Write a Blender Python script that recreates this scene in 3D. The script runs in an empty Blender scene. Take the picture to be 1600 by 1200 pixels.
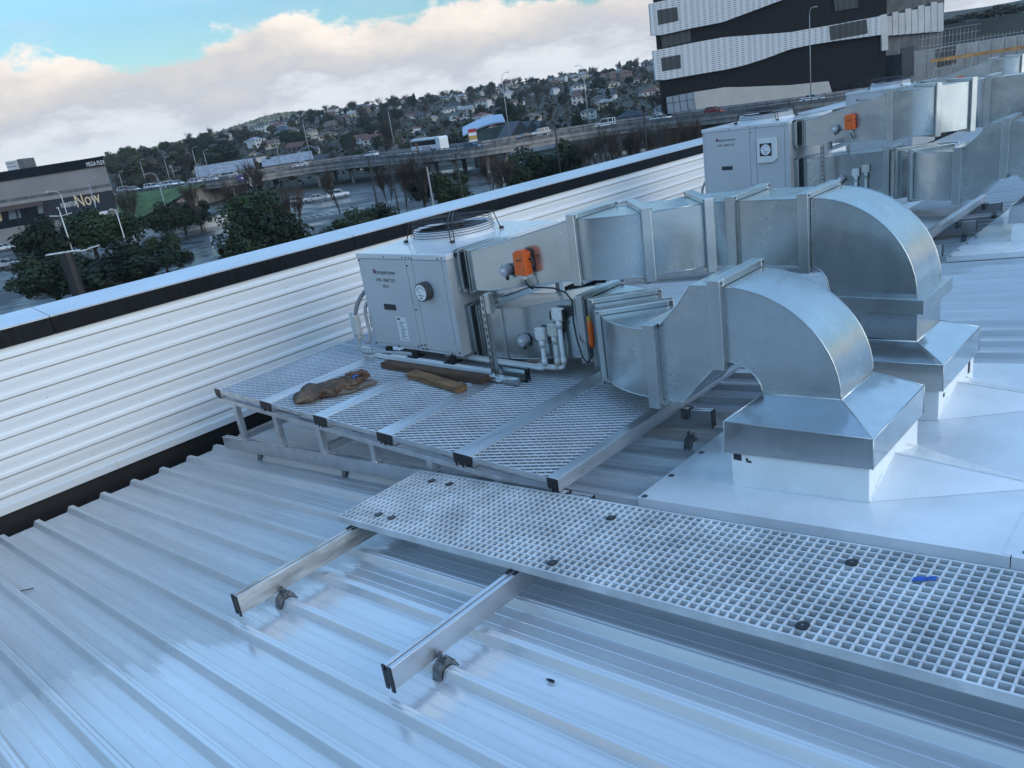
import bpy, math, random
HAZE = .00012
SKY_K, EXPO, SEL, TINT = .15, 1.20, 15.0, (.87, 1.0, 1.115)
from mathutils import Vector, Matrix
random.seed(7)
scene = bpy.context.scene
col = scene.collection
R = math.radians
# ------------------------------------------------------------------ camera
YAW, PITCH, ROLL, F, S = -0.788469394, 0.334680431, 0.151027349, 1236.86916, 0.0997445
H = 1.8                                   # camera height over the rib tops below it
fw = Vector((math.sin(YAW)*math.cos(PITCH), math.cos(YAW)*math.cos(PITCH), -math.sin(PITCH)))
rt = Vector((math.cos(YAW), -math.sin(YAW), 0))
dn = fw.cross(rt)
cr, sr = math.cos(ROLL), math.sin(ROLL)
RT, DN = cr*rt + sr*dn, -sr*rt + cr*dn
FH = Vector((math.sin(YAW), math.cos(YAW), 0))       # horizontal view direction
HX = rt.copy()                                        # horizontal, to the right
cam_d = bpy.data.cameras.new('camera'); cam = bpy.data.objects.new('camera', cam_d); col.objects.link(cam)
cam.matrix_world = Matrix(((RT.x, -DN.x, -fw.x, 0), (RT.y, -DN.y, -fw.y, 0), (RT.z, -DN.z, -fw.z, 0), (0, 0, 0, 1)))
cam_d.sensor_width = 36; cam_d.lens = F/1600*36; cam_d.clip_start = 0.05; cam_d.clip_end = 9000
scene.camera = cam
def ray(px, py): return RT*((px-800)/F) + DN*((py-600)/F) + fw
def at(px, py, z): r = ray(px, py); return r*(z/r.z)
def on_face(px, py, D): r = ray(px, py); return r*(D/r.dot(FH))
def roofz(x, off=0.0): return S*x - H + off
def hor(px): return 370.6 - 0.1523*(px + 551)
# ------------------------------------------------------------------ objects
ORG = {}
def words(s): return len(s.split())
def tag(o, label=None, cat=None, group=None, kind=None):
    if label:
        assert 4 <= words(label) <= 16, label
        o['label'] = label
    if cat: o['category'] = cat
    if group: o['group'] = group
    if kind: o['kind'] = kind
    return o
def thing(name, loc, label, cat, group=None, rz=0, local=False):
    o = bpy.data.objects.new(name, None); col.objects.link(o); o.empty_display_size = .2
    o.location = loc; o.rotation_euler = (0, 0, rz)
    ORG[o.name] = Vector(loc) if rz == 0 and not local else Vector((0, 0, 0))
    return tag(o, label, cat, group)
def kids(o): return [c for c in bpy.data.objects if c.parent == o]
def copy_tree(o, parent=None, cache=None):
    c = o.copy(); col.objects.link(c); c.parent = parent
    for ch in list(o.children): copy_tree(ch, c)
    return c
class MB:
    def __init__(s): s.v = []; s.f = []; s.m = []
    def add(s, vs, fs, mi=0):
        b = len(s.v); s.v += [tuple(p) for p in vs]; s.f += [tuple(b+i for i in f) for f in fs]; s.m += [mi]*len(fs); return s
    def box(s, x0, x1, y0, y1, z0, z1, mi=0):
        vs = [(x0,y0,z0),(x1,y0,z0),(x1,y1,z0),(x0,y1,z0),(x0,y0,z1),(x1,y0,z1),(x1,y1,z1),(x0,y1,z1)]
        return s.add(vs, [(0,3,2,1),(4,5,6,7),(0,1,5,4),(1,2,6,5),(2,3,7,6),(3,0,4,7)], mi)
    def rbox(s, x0, x1, y0, y1, h0, h1, mi=0):     # box whose bottom and top follow the roof slope
        vs = [(x, y, roofz(x, h)) for h in (h0, h1) for x, y in ((x0,y0),(x1,y0),(x1,y1),(x0,y1))]
        return s.add(vs, [(0,3,2,1),(4,5,6,7),(0,1,5,4),(1,2,6,5),(2,3,7,6),(3,0,4,7)], mi)
    def bar(s, p, q, w, h, up=(0,0,1), mi=0):
        p, q, up = Vector(p), Vector(q), Vector(up); d = (q-p).normalized(); a = d.cross(up)
        if a.length < 1e-6: a = d.cross(Vector((1, 0, 0)))
        a.normalize(); b = a.cross(d).normalized()
        vs = [e + a*i*w/2 + b*j*h/2 for e in (p, q) for i, j in ((-1,-1),(1,-1),(1,1),(-1,1))]
        return s.add(vs, [(0,3,2,1),(4,5,6,7),(0,1,5,4),(1,2,6,5),(2,3,7,6),(3,0,4,7)][0:2] + [(0,1,5,4),(1,2,6,5),(2,3,7,6),(3,0,4,7)], mi)
    def loft(s, rings, caps=True, mi=0, closed=True):
        n = len(rings[0]); vs = [p for r in rings for p in r]; fs = []
        for k in range(len(rings)-1):
            for i in range(n if closed else n-1):
                j = (i+1) % n; fs.append((k*n+i, k*n+j, (k+1)*n+j, (k+1)*n+i))
        if caps: fs.append(tuple(range(n-1, -1, -1))); fs.append(tuple(range((len(rings)-1)*n, len(rings)*n)))
        return s.add(vs, fs, mi)
    def tube(s, pts, r, n=8, caps=True, mi=0):
        pts = [Vector(p) for p in pts]; rings = []; prev = None
        rr = r if isinstance(r, (list, tuple)) else [r]*len(pts)
        for i, p in enumerate(pts):
            d = (pts[min(i+1, len(pts)-1)] - pts[max(i-1, 0)]).normalized()
            a = prev - d*prev.dot(d) if prev is not None else d.cross(Vector((0,0,1)))
            if a.length < 1e-4: a = d.cross(Vector((1, 0, 0)))
            a.normalize(); prev = a; b = d.cross(a)
            rings.append([p + (a*math.cos(2*math.pi*k/n) + b*math.sin(2*math.pi*k/n))*rr[i] for k in range(n)])
        return s.loft(rings, caps, mi)
    def cyl(s, c, r, h, axis=(0,0,1), n=20, mi=0, r2=None):
        c, a = Vector(c), Vector(axis).normalized()
        return s.tube([c, c + a*h], [r, r if r2 is None else r2], n, True, mi)
    def prism(s, poly, d, mi=0):                    # polygon swept along d
        d = Vector(d); poly = [Vector(p) for p in poly]; return s.loft([poly, [p + d for p in poly]], True, mi)
    def sheet(s, prof, axis, n=1, mi=0):            # open profile swept
        axis = Vector(axis); return s.loft([[Vector(p) + axis*(k/n) for p in prof] for k in range(n+1)], False, mi, False)
    def build(s, name, mats, parent=None, smooth=False, bevel=0, auto=None):
        me = bpy.data.meshes.new(name)
        org = Vector((0, 0, 0))
        if parent is not None:
            q = parent
            while q.parent is not None: q = q.parent
            org = ORG.get(q.name, org)
        me.from_pydata([(p[0]-org.x, p[1]-org.y, p[2]-org.z) for p in s.v], [], s.f)
        for mm in (mats if isinstance(mats, (list, tuple)) else [mats]): me.materials.append(mm)
        for p, i in zip(me.polygons, s.m): p.material_index = i
        if smooth: 
            for p in me.polygons: p.use_smooth = True
        if auto is not None:
            for p in me.polygons: p.use_smooth = True
            me.set_sharp_from_angle(angle=R(auto))
        me.update()
        o = bpy.data.objects.new(name, me); col.objects.link(o)
        if parent is not None: o.parent = parent
        if bevel:
            b = o.modifiers.new('bevel', 'BEVEL'); b.width = bevel; b.segments = 2; b.limit_method = 'ANGLE'; b.angle_limit = R(40)
        return o
def text_part(txt, name, mat, parent, org, xdir, up, size, depth=.002, align='LEFT', stretch=1.0):
    cu = bpy.data.curves.new(name, 'FONT'); cu.body = txt; cu.size = size; cu.extrude = depth; cu.align_x = align; cu.resolution_u = 3
    to = bpy.data.objects.new(name, cu); col.objects.link(to)
    dg = bpy.context.evaluated_depsgraph_get()
    me = bpy.data.meshes.new_from_object(to.evaluated_get(dg)); bpy.data.objects.remove(to)
    xd, upv = Vector(xdir).normalized(), Vector(up).normalized(); nz = xd.cross(upv)
    q = parent
    while q.parent is not None: q = q.parent
    o0 = Vector(org) - ORG.get(q.name, Vector((0,0,0)))
    me.transform(Matrix(((xd.x*stretch, upv.x, nz.x, o0.x), (xd.y*stretch, upv.y, nz.y, o0.y), (xd.z*stretch, upv.z, nz.z, o0.z), (0,0,0,1))))
    me.materials.clear(); me.materials.append(mat); me.name = name
    o = bpy.data.objects.new(name, me); col.objects.link(o); o.parent = parent; return o
# ------------------------------------------------------------------ materials
M = {}
class NT:
    def __init__(s, m): s.t = m.node_tree; s.n = s.t.nodes; s.l = s.t.links; s.b = s.n['Principled BSDF']
    def new(s, t, **k):
        n = s.n.new(t)
        for a, b in k.items():
            if a.startswith('i_'): n.inputs[a[2:].replace('_', ' ')].default_value = b
            else: setattr(n, a, b)
        return n
    def link(s, a, b): s.l.new(a, b)
    def coords(s, scale=(1,1,1), which='Object'):
        tc = s.new('ShaderNodeTexCoord'); mp = s.new('ShaderNodeMapping'); mp.inputs['Scale'].default_value = scale
        s.link(tc.outputs[which], mp.inputs['Vector']); return mp.outputs['Vector']
    def noise(s, vec, scale, detail=4, rough=.55):
        n = s.new('ShaderNodeTexNoise'); n.inputs['Scale'].default_value = scale; n.inputs['Detail'].default_value = detail; n.inputs['Roughness'].default_value = rough
        s.link(vec, n.inputs['Vector']); return n.outputs['Fac']
    def ramp(s, fac, stops):
        r = s.new('ShaderNodeValToRGB'); e = r.color_ramp.elements
        while len(e) < len(stops): e.new(.5)
        for i, (p, c) in enumerate(stops):
            e[i].position = p; e[i].color = (c, c, c, 1) if not isinstance(c, (tuple, list)) else (*c, 1)
        s.link(fac, r.inputs['Fac']); return r.outputs['Color']
    def mix(s, f, a, b, mode='MIX'):
        m = s.new('ShaderNodeMix', data_type='RGBA', blend_type=mode)
        for v, i in ((f, 0), (a, 6), (b, 7)):
            if hasattr(v, 'links'): s.link(v, m.inputs[i])
            else: m.inputs[i].default_value = v if i == 0 else (*v, 1)
        return m.outputs[2]
    def math(s, op, a, b=0.0, c=0.0):
        m = s.new('ShaderNodeMath', operation=op)
        for i, v in enumerate((a, b, c)):
            if hasattr(v, 'links'): s.link(v, m.inputs[i])
            else: m.inputs[i].default_value = v
        return m.outputs[0]
    def bump(s, h, strength=.2, dist=.01):
        b = s.new('ShaderNodeBump'); b.inputs['Strength'].default_value = strength; b.inputs['Distance'].default_value = dist
        s.link(h, b.inputs['Height']); s.link(b.outputs['Normal'], s.b.inputs['Normal'])
def mat(name, c, rough=.5, metal=0., var=.12, scale=4., det=5, bump=0., bscale=40., rvar=.0, coat=0., stretch=(1,1,1), spec=.5):
    m = bpy.data.materials.new(name); m.use_nodes = True; n = NT(m)
    n.b.inputs['Roughness'].default_value = rough; n.b.inputs['Metallic'].default_value = metal
    n.b.inputs['Specular IOR Level'].default_value = spec
    v = n.coords(stretch); f = n.noise(v, scale, det)
    lo = tuple(x*(1-var*1.6) for x in c); hi = tuple(min(1, x*(1+var)) for x in c)
    n.link(n.ramp(f, [(.3, lo), (.7, hi)]), n.b.inputs['Base Color'])
    if rvar:
        f2 = n.noise(v, scale*2.3, 4); n.link(n.ramp(f2, [(.3, max(.02, rough-rvar)), (.7, min(1, rough+rvar))]), n.b.inputs['Roughness'])
    if bump: n.bump(n.noise(v, bscale, 3), bump, .01)
    if coat: n.b.inputs['Coat Weight'].default_value = coat; n.b.inputs['Coat Roughness'].default_value = .12
    M[name] = m; return m
mat('aluminium', (.62, .635, .65), .36, .85, .10, 9, bump=.05, bscale=120, rvar=.10, stretch=(1, .15, 1))
mat('weathered_aluminium', (.50, .49, .47), .45, .55, .28, 14, bump=.05, rvar=.12, stretch=(1, .35, 1.6))
mat('black_plastic', (.012, .012, .013), .42, 0, .2, 20)
mat('black_rubber', (.010, .010, .010), .7, 0, .2, 20)
mat('clamp_steel', (.22, .225, .23), .42, .7, .35, 40, rvar=.1)
mat('grp_grating', (.62, .63, .635), .62, 0, .16, 6, bump=.15, bscale=160)
mat('mesh_aluminium', (.60, .605, .61), .42, .45, .10, 5, bump=.08, bscale=90)
mat('cabinet_paint', (.50, .505, .51), .42, 0, .045, 2.2, bump=.02, bscale=180, rvar=.06)
mat('cabinet_top_paint', (.60, .61, .62), .22, 0, .05, 3, bump=.05, bscale=14, rvar=.1, coat=.35)
mat('white_paint', (.72, .73, .72), .45, 0, .05, 6)
mat('pvc_white', (.70, .70, .68), .38, 0, .04, 8)
mat('pvc_beige', (.56, .55, .50), .42, 0, .04, 8); mat('flex_dark', (.22, .225, .23), .5, 0, .08, 12)
mat('flex_grey', (.36, .37, .37), .55, 0, .08, 12)
mat('flex_fabric', (.035, .036, .038), .75, 0, .2, 30)
mat('orange_plastic', (.78, .135, .022), .42, 0, .06, 20)
mat('dark_grey_plastic', (.05, .055, .06), .4, 0, .1, 20)
mat('sensor_grey', (.40, .40, .42), .4, 0, .06, 20)
mat('dial_white', (.75, .76, .77), .18, 0, .02, 10, coat=.6)
mat('print_black', (.03, .03, .035), .6, 0, .05, 10)
mat('print_purple', (.20, .05, .10), .6, 0, .05, 10)
mat('print_white', (.75, .75, .75), .6, 0, .03, 10)
mat('timber_dark', (.115, .064, .036), .8, 0, .45, 9, bump=.5, bscale=40, stretch=(.5, 6, 6))
mat('timber_brown', (.24, .13, .058), .78, 0, .5, 7, bump=.5, bscale=40, stretch=(.5, 6, 6))
mat('sack_cloth', (.135, .080, .050), .9, 0, .45, 9, bump=.9, bscale=90)
mat('blue_plastic', (.010, .085, .38), .4, 0, .15, 20)
mat('black_flashing', (.004, .006, .009), .5, .0, .75, 4.5, det=7, rvar=.14, stretch=(.3, 9, .6), spec=.2)
mat('gutter_black', (.008, .008, .009), .6, 0, .3, 5)
mat('curb_paint', (.83, .83, .81), .5, 0, .05, 5)
mat('sealant', (.72, .73, .73), .4, 0, .05, 20)
# galvanised steel with spangle, faint streaks and rain spots
def galv(name, base, r0, r1, sc=70, spots=0.0, sw=.12):
    m = bpy.data.materials.new(name); m.use_nodes = True; n = NT(m); v = n.coords()
    vo = n.new('ShaderNodeTexVoronoi'); vo.inputs['Scale'].default_value = sc; n.link(v, vo.inputs['Vector'])
    sp = n.new('ShaderNodeSeparateColor'); n.link(vo.outputs['Color'], sp.inputs[0])
    big = n.noise(v, 2.2, 5); fine = n.noise(n.coords((1, 1, .25)), 9, 5)
    mixf = n.math('ADD', n.math('MULTIPLY', sp.outputs[0], sw), n.math('ADD', n.math('MULTIPLY', big, .50), n.math('MULTIPLY', fine, .34)))
    c = n.ramp(mixf, [(.25, tuple(x*.78 for x in base)), (.75, tuple(min(1, x*1.12) for x in base))])
    if spots:
        w = n.new('ShaderNodeTexVoronoi'); w.inputs['Scale'].default_value = 46; n.link(n.coords(), w.inputs['Vector'])
        s1 = n.ramp(w.outputs['Distance'], [(.05, 1), (.12, 0)])
        g = n.ramp(n.noise(n.coords(), 3.5, 3), [(.52, 0), (.66, 1)])
        c = n.mix(n.math('MULTIPLY', n.math('MULTIPLY', s1, g), spots), c, (.85, .86, .87))
    n.link(c, n.b.inputs['Base Color'])
    n.b.inputs['Metallic'].default_value = .88
    n.link(n.ramp(mixf, [(.25, r0), (.75, r1)]), n.b.inputs['Roughness'])
    n.bump(n.noise(v, 2.4, 2), .32, .03)
    M[name] = m; return m
galv('galvanised', (.53, .575, .58), .19, .31, 80, 1.0, .11)
galv('galvanised_flange', (.54, .58, .585), .26, .36, 60, 0.0, .03)
galv('galvanised_hood', (.66, .70, .71), .11, .22, 90, .9, .07)
# pre-painted roof sheet: matt dry film with streaks, wet glossy tongues running down the pans
m = bpy.data.materials.new('roof_paint'); m.use_nodes = True; n = NT(m)
st = n.noise(n.coords((.22, 9, 1)), 2.0, 6, .65); blot = n.noise(n.coords((.55, 1.3, 1)), .9, 5, .6); fine = n.noise(n.coords((6, 40, 1)), 3, 4, .7)
pan = n.new('ShaderNodeTexWhiteNoise', noise_dimensions='1D')
sepx = n.new('ShaderNodeSeparateXYZ'); tcc = n.new('ShaderNodeTexCoord'); n.link(tcc.outputs['Object'], sepx.inputs[0])
cell = n.math('FLOOR', n.math('MULTIPLY', n.math('SUBTRACT', sepx.outputs['Y'], .02), 1/.0417)); n.link(cell, pan.inputs['W'])
edge0 = n.math('MULTIPLY_ADD', sepx.outputs['Y'], -.22, 3.72)
wetv = n.math('ADD', n.math('ADD', sepx.outputs['X'], edge0), n.math('ADD', n.math('MULTIPLY', n.math('SUBTRACT', pan.outputs['Value'], .5), .34), n.math('MULTIPLY', n.math('SUBTRACT', blot, .5), 2.2)))
wet = n.ramp(n.math('MULTIPLY_ADD', wetv, .2, .5), [(.488, 0), (.512, 1)])
grain = n.math('ADD', n.math('MULTIPLY', st, .6), n.math('MULTIPLY', fine, .4))
cdry = n.ramp(grain, [(.3, (.43, .44, .44)), (.7, (.63, .635, .63))])
cwet = n.ramp(st, [(.25, (.60, .61, .615)), (.75, (.72, .725, .73))])
vs1 = n.new('ShaderNodeTexVoronoi'); vs1.inputs['Scale'].default_value = 17; n.link(n.coords((.6, 1, 1)), vs1.inputs['Vector'])
speck = n.math('MULTIPLY', n.ramp(vs1.outputs['Distance'], [(.035, .75), (.07, 0)]), n.ramp(n.noise(n.coords(), 2.6, 3), [(.52, 0), (.62, 1)]))
grime = n.ramp(n.noise(n.coords((.35, 2.2, 1)), 1.7, 6, .65), [(.35, .88), (.60, 1)])
n.link(n.mix(speck, n.mix(1.0, n.mix(wet, cdry, cwet), grime, 'MULTIPLY'), (.10, .095, .085)), n.b.inputs['Base Color'])
rdry = n.ramp(grain, [(.3, .30), (.7, .44)]); rwet = n.ramp(st, [(.3, .13), (.7, .25)])
n.link(n.mix(wet, rdry, rwet), n.b.inputs['Roughness']); n.b.inputs['Metallic'].default_value = .30
n.b.inputs['Specular IOR Level'].default_value = .6
n.bump(grain, .08, .004); M['roof_paint'] = m
mat('wall_paint', (.70, .70, .69), .40, 0, .06, 1.5, rvar=.06, stretch=(1, .12, 2.5))
mat('cap_sky_reflection', (.52, .54, .58), .26, .3, .08, 2, rvar=.05, stretch=(1, .3, 1))  # pale base colour stands in for sky reflected in the wet black cap
mat('membrane', (.77, .775, .775), .26, 0, .12, 1.9, bump=.28, bscale=3.2, rvar=.16, coat=.3)
mat('concrete', (.26, .245, .235), .85, 0, .25, .7, stretch=(1, 1, .4))
mat('concrete_dark', (.125, .125, .125), .85, 0, .3, .9, stretch=(1, 1, .35))
mat('asphalt_wet', (.05, .052, .055), .30, 0, .35, .06, rvar=.22)
mat('road_line', (.62, .62, .60), .5, 0, .1, 1)
mat('grass', (.050, .115, .020), .9, 0, .4, .4)
mat('hill_soil', (.036, .038, .024), .95, 0, .45, .05)
mat('pole_grey', (.34, .35, .36), .5, .3, .1, 3)
mat('pole_white', (.62, .62, .60), .5, 0, .08, 3)
mat('pole_black', (.02, .02, .022), .5, 0, .1, 3)
mat('glass_dark', (.012, .014, .018), .08, 0, .2, 1)
mat('glass_pale', (.30, .38, .45), .1, .4, .2, .1)
mat('tyre', (.015, .015, .015), .8, 0, .1, 5)
mat('rim', (.35, .35, .36), .4, .6, .1, 5)
for k, c in dict(car_white=(.72, .73, .74), car_silver=(.42, .43, .45), car_red=(.35, .02, .025), car_dark=(.025, .03, .04), car_blue=(.05, .12, .22)).items(): mat(k, c, .22, 0, .02, 1, coat=.5)
mat('light_red', (.4, .02, .02), .3); mat('light_white', (.7, .7, .68), .2)
mat('bark_bare', (.085, .062, .05), .9, 0, .3, 2)
mat('bark_dark', (.03, .024, .018), .9, 0, .3, 2)
def leafmat(name, a, b, sc=.5):
    m = bpy.data.materials.new(name); m.use_nodes = True; n = NT(m)
    oi = n.new('ShaderNodeObjectInfo'); f = n.noise(n.coords(), sc, 4)
    g = n.math('ADD', n.math('MULTIPLY', f, .75), n.math('MULTIPLY', oi.outputs['Random'], .3))
    n.link(n.ramp(g, [(.3, a), (.8, b)]), n.b.inputs['Base Color']); n.b.inputs['Roughness'].default_value = .75
    n.b.inputs['Specular IOR Level'].default_value = .2
    M[name] = m
leafmat('leaf_dark', (.009, .015, .008), (.034, .050, .022))
leafmat('leaf_olive', (.032, .034, .018), (.095, .088, .048))
leafmat('leaf_green', (.012, .024, .008), (.040, .068, .022))
leafmat('leaf_sunlit', (.16, .155, .075), (.42, .38, .20), .05)  # sunlight on the far hill's trees painted into the leaf colour
leafmat('twig_brown', (.038, .030, .024), (.085, .066, .052))
for k, c in dict(house_white=(.54, .54, .53), house_cream=(.42, .39, .33), house_grey=(.21, .22, .23), house_brick=(.13, .105, .09)).items(): mat(k, c, .8, 0, .1, .3)
for k, c in dict(tile_dark=(.06, .062, .07), tile_red=(.13, .058, .045), tile_pale=(.27, .28, .30), tile_green=(.07, .10, .09), tile_brown=(.12, .085, .065)).items(): mat(k, c, .7, 0, .2, .6)
# ================================================================== our building
GZ = -13.0
Y0R, Y1R, XR = -5.0, 46.0, 11.0
bld = thing('warehouse', (0, 0, 0), 'pale ribbed metal roof with parapet wall and black box gutter, in the foreground', 'building')
XE = -6.64                                   # roof edge over the gutter
prof = []; k0 = int((Y0R-1.0206)/.25); k1 = int((Y1R-1.0206)/.25)
for k in range(k0, k1):
    y = 1.0206 + .25*k
    for dy, dz in ((-.040,-.0402),(-.037,-.037),(-.018,-.002),(-.014,0),(-.003,0),(0,-.002),(.003,0),(.014,0),(.017,-.002),(.030,-.037),(.033,-.0402),(.085,-.0402),(.089,-.0380),(.094,-.0380),(.098,-.0402),(.148,-.0402),(.152,-.0380),(.157,-.0380),(.161,-.0402)):
        prof.append((XE, y+dy, roofz(XE, dz)))
mb = MB(); L = XR - XE
mb.sheet(prof, (L, 0, S*L), 1); mb.sheet([(p[0], p[1], p[2]-.0012) for p in prof][::-1], (L, 0, S*L), 1)
mb.build('roof_sheet', M['roof_paint'], bld)
mb = MB(); mb.box(-7.03, -6.60, Y0R, Y1R, -2.80, -2.78); mb.box(-6.615, -6.60, Y0R, Y1R, -2.78, -2.52); mb.box(-7.03, -7.015, Y0R, Y1R, -2.78, -2.46)
mb.build('gutter', M['gutter_black'], bld)
wp = [(-7.03, -1.19)]
for z in (-1.282, -1.433, -1.584, -1.733, -1.881, -2.030, -2.179, -2.330):
    wp += [(-7.030, z+.052), (-7.021, z+.030), (-7.019, z+.008), (-7.022, z+.004), (-7.046, z+.002), (-7.047, z-.0035), (-7.031, z-.007), (-7.029, z-.040), (-7.031, z-.075)]
wp += [(-7.030, -2.42)]
mb = MB(); mb.sheet([(x, Y0R, z) for x, z in wp][::-1], (0, Y1R-Y0R, 0), 1)
wall = mb.build('wall_cladding', M['wall_paint'], bld)
random.seed(3)
sm = MB().cyl((0, 0, 0), .0048, .005, (1, 0, 0), 8).build('wall_screw', M['flex_grey'], wall); sm.location = (-7.031, -.2, -1.36)
for i, z in enumerate((-1.36, -1.66, -1.955, -2.255)):
    for k in range(19):
        c = sm.copy(); col.objects.link(c); c.parent = wall; c.location = (-7.031, -.2 + (k+1)*.61 + .09*i, z + random.uniform(-.01, .01))
mb = MB()
for a, b in ((Y0R, 2.05), (2.052, 8.6), (8.602, 15.2), (15.202, Y1R)):
    mb.sheet([(-7.028, a, -2.375), (-6.998, a, -2.392), (-6.996, a, -2.452), (-7.004, a, -2.452)], (0, b-a, 0), 1)
mb.build('base_flashing', M['wall_paint'], bld)
mb = MB(); mb.box(-7.37, -7.05, Y0R, Y1R, GZ, -1.06); mb.box(-7.05, XR, Y0R, Y1R, -4.4, -3.2)
mb.build('outer_wall', M['concrete_dark'], bld)
joints = [Y0R, -1.4, 1.93, 4.97, 8.01, 11.05, 14.1, 17.1, 20.1, 23.1, Y1R]
mb = MB()
for a, b in zip(joints, joints[1:]):
    mb.box(-7.024, -7.012, a+.003, b-.003, -1.195, -1.046)
fa = mb.build('fascia', M['black_flashing'], bld)
mb = MB()
for a, b in zip(joints, joints[1:]):
    mb.loft([[(-7.40, y, -1.06), (-7.40, y, -.996), (-7.010, y, -1.043), (-7.010, y, -1.056)] for y in (a+.003, b-.003)])
mb.build('parapet_cap', M['cap_sky_reflection'], bld)
# ------------------------------------------------------------------ weathering apron with upstand curbs
ap = thing('weathering_apron', (0, 3, 0), 'smooth white flashing sheet on the roof around the two nearer duct curbs', 'flashing')
def apron(root, y0, y1, x0, x1, seam):
    mb = MB()
    for a, b in ((x0, seam-.002), (seam+.002, x1)):
        mb.rbox(a, b, y0, y1, .018, .0215); mb.rbox(a, b, y0-.003, y0, -.030, .0215)
    mb.rbox(x0-.003, x0, y0, y1, .004, .0215)
    mb.build('apron_sheet', M['membrane'], root)
    mb = MB(); mb.rbox(seam-.03, seam+.002, y0+.01, y1, .0218, .0230); mb.build('seam_lap', M['membrane'], root)
    for x, y in [(x0+.03, y0+.02), (x0+.03, y0+.28), (x0+.03, y0+.60), (x0+.03, y0+.92), (seam+.045, y0+.045), (seam+.05, y0+.28), (seam+.05, y0+.62)]:
        mb = MB(); c = Vector((x, y, roofz(x, .022))); mb.cyl(c, .017, .002, (-S,0,1), 14); mb.cyl(c+Vector((0,0,.002)), .008, .006, (-S,0,1), 6)
        mb.build('fixing_screw', M['clamp_steel'], root)
apron(ap, 2.985, 5.22, -2.21, 2.6, -.535)
ap2 = thing('weathering_apron', (0, 8, 0), 'white flashing sheet around the distant curb at the right edge of the photo', 'flashing')
apron(ap2, 8.47, 11.0, -2.25, 2.6, -.40)
def curb(y0, label, holes):
    c = thing('duct_curb', (-1.475, y0+.33, roofz(-1.475)), label, 'roof curb', 'white upstand curbs carrying the ducts')
    x0, x1, y1 = -1.81, -1.14, y0+.66
    mb = MB(); mb.rbox(x0, x1, y0, y1, .0215, .235); cb = mb.build('upstand', M['curb_paint'], c, bevel=.004)
    mb = MB(); P = lambda x, y, h: (x, y, roofz(x, h))
    for p, q in ((P(x0,y0,.024),P(x1,y0,.024)), (P(x1,y0,.024),P(x1,y0+.16,.10)), (P(x1,y1-.16,.10),P(x1,y1,.024))): mb.tube([p, q], .006, 6)
    mb.build('sealant_bead', M['sealant'], cb)
    ym = (y0+y1)/2; mb = MB()
    a, b, r, t = P(x1-.002,y0+.005,.0225), P(x1-.002,y1-.005,.0225), P(x1-.002,ym,.125), P(x1+.62,ym+.01,.0232)
    mb.add([a, b, r, t], [(0,3,2),(3,1,2),(0,2,1),(0,1,3)]); mb.build('cricket', M['membrane'], c)
    mb = MB(); mb.tube([Vector(r)+Vector((0,0,.001)), Vector(t)+Vector((0,0,.002))], .004, 5); mb.build('cricket_seam', M['sealant'], cb)
    mb = MB()
    for (hx, hz, w, h) in holes: mb.box(hx-w/2, hx+w/2, y0-.0035, y0-.0005, roofz(hx, hz)-h/2, roofz(hx, hz)+h/2)
    if holes: mb.build('vent_hole', M['print_black'], cb)
    return c
curb(3.255, 'white upstand curb under the nearest duct elbow, with a small black hole', [(-1.775, .196, .042, .062), (-1.725, .175, .012, .008), (-1.715, .163, .026, .010)])
c2 = curb(4.258, 'white upstand curb under the taller duct elbow directly behind the nearest one', [])
mb = MB(); mb.rbox(-1.1395, -1.137, 4.80, 4.835, .10, .20); mb.rbox(-1.1395, -1.137, 4.33, 4.35, .13, .15)
mb.build('vent_slot', M['print_black'], c2)
curb(8.975, 'white upstand curb partly seen at the right edge of the photo', [])
curb(9.978, 'white upstand curb under the farther unit supply elbow, out past the right edge', [])
# ------------------------------------------------------------------ roof clamps
def clamp(parent, x, y, name='roof_clamp', flip=1, off=.0):
    # two-piece seam clamp astride a rib (rib runs along X)
    mb = MB(); zb = roofz(x, off)
    out = [(-.052,-.046),(-.046,-.050),(-.040,-.044),(-.030,-.004),(-.012,.008),(.012,.008),(.030,-.004),(.050,-.030),(.058,-.028),(.040,.012),(.018,.026),(-.018,.026),(-.040,.010)]
    mb.loft([[(x+dx, y+flip*p, zb+q) for p, q in out] for dx in (-.022, .022)])
    b = mb.build(name, M['clamp_steel'], parent)
    mb = MB(); inn = [(-.040,-.042),(-.033,-.042),(-.024,-.006),(-.010,.0015),(.010,.0015),(.026,-.005),(.046,-.027),(.048,-.029),(.030,-.004),(.012,.008),(-.012,.008),(-.030,-.004)]
    mb.loft([[(x+dx, y+flip*p, zb+q) for p, q in inn] for dx in (-.0235, .0235)])
    mb.build('rubber_liner', M['black_rubber'], b)
    mb = MB(); mb.cyl((x-.010, y, zb+.020), .006, .042, (0,0,1), 8); mb.cyl((x-.010, y, zb+.045), .011, .010, (0,0,1), 6); mb.box(x-.02, x+.02, y-.012, y+.012, zb+.026, zb+.034); mb.cyl((x+.012, y, zb+.03), .007, .03, (.5,0,1), 6)
    mb.build('clamp_bolt', M['clamp_steel'], b)
    return b
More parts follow.
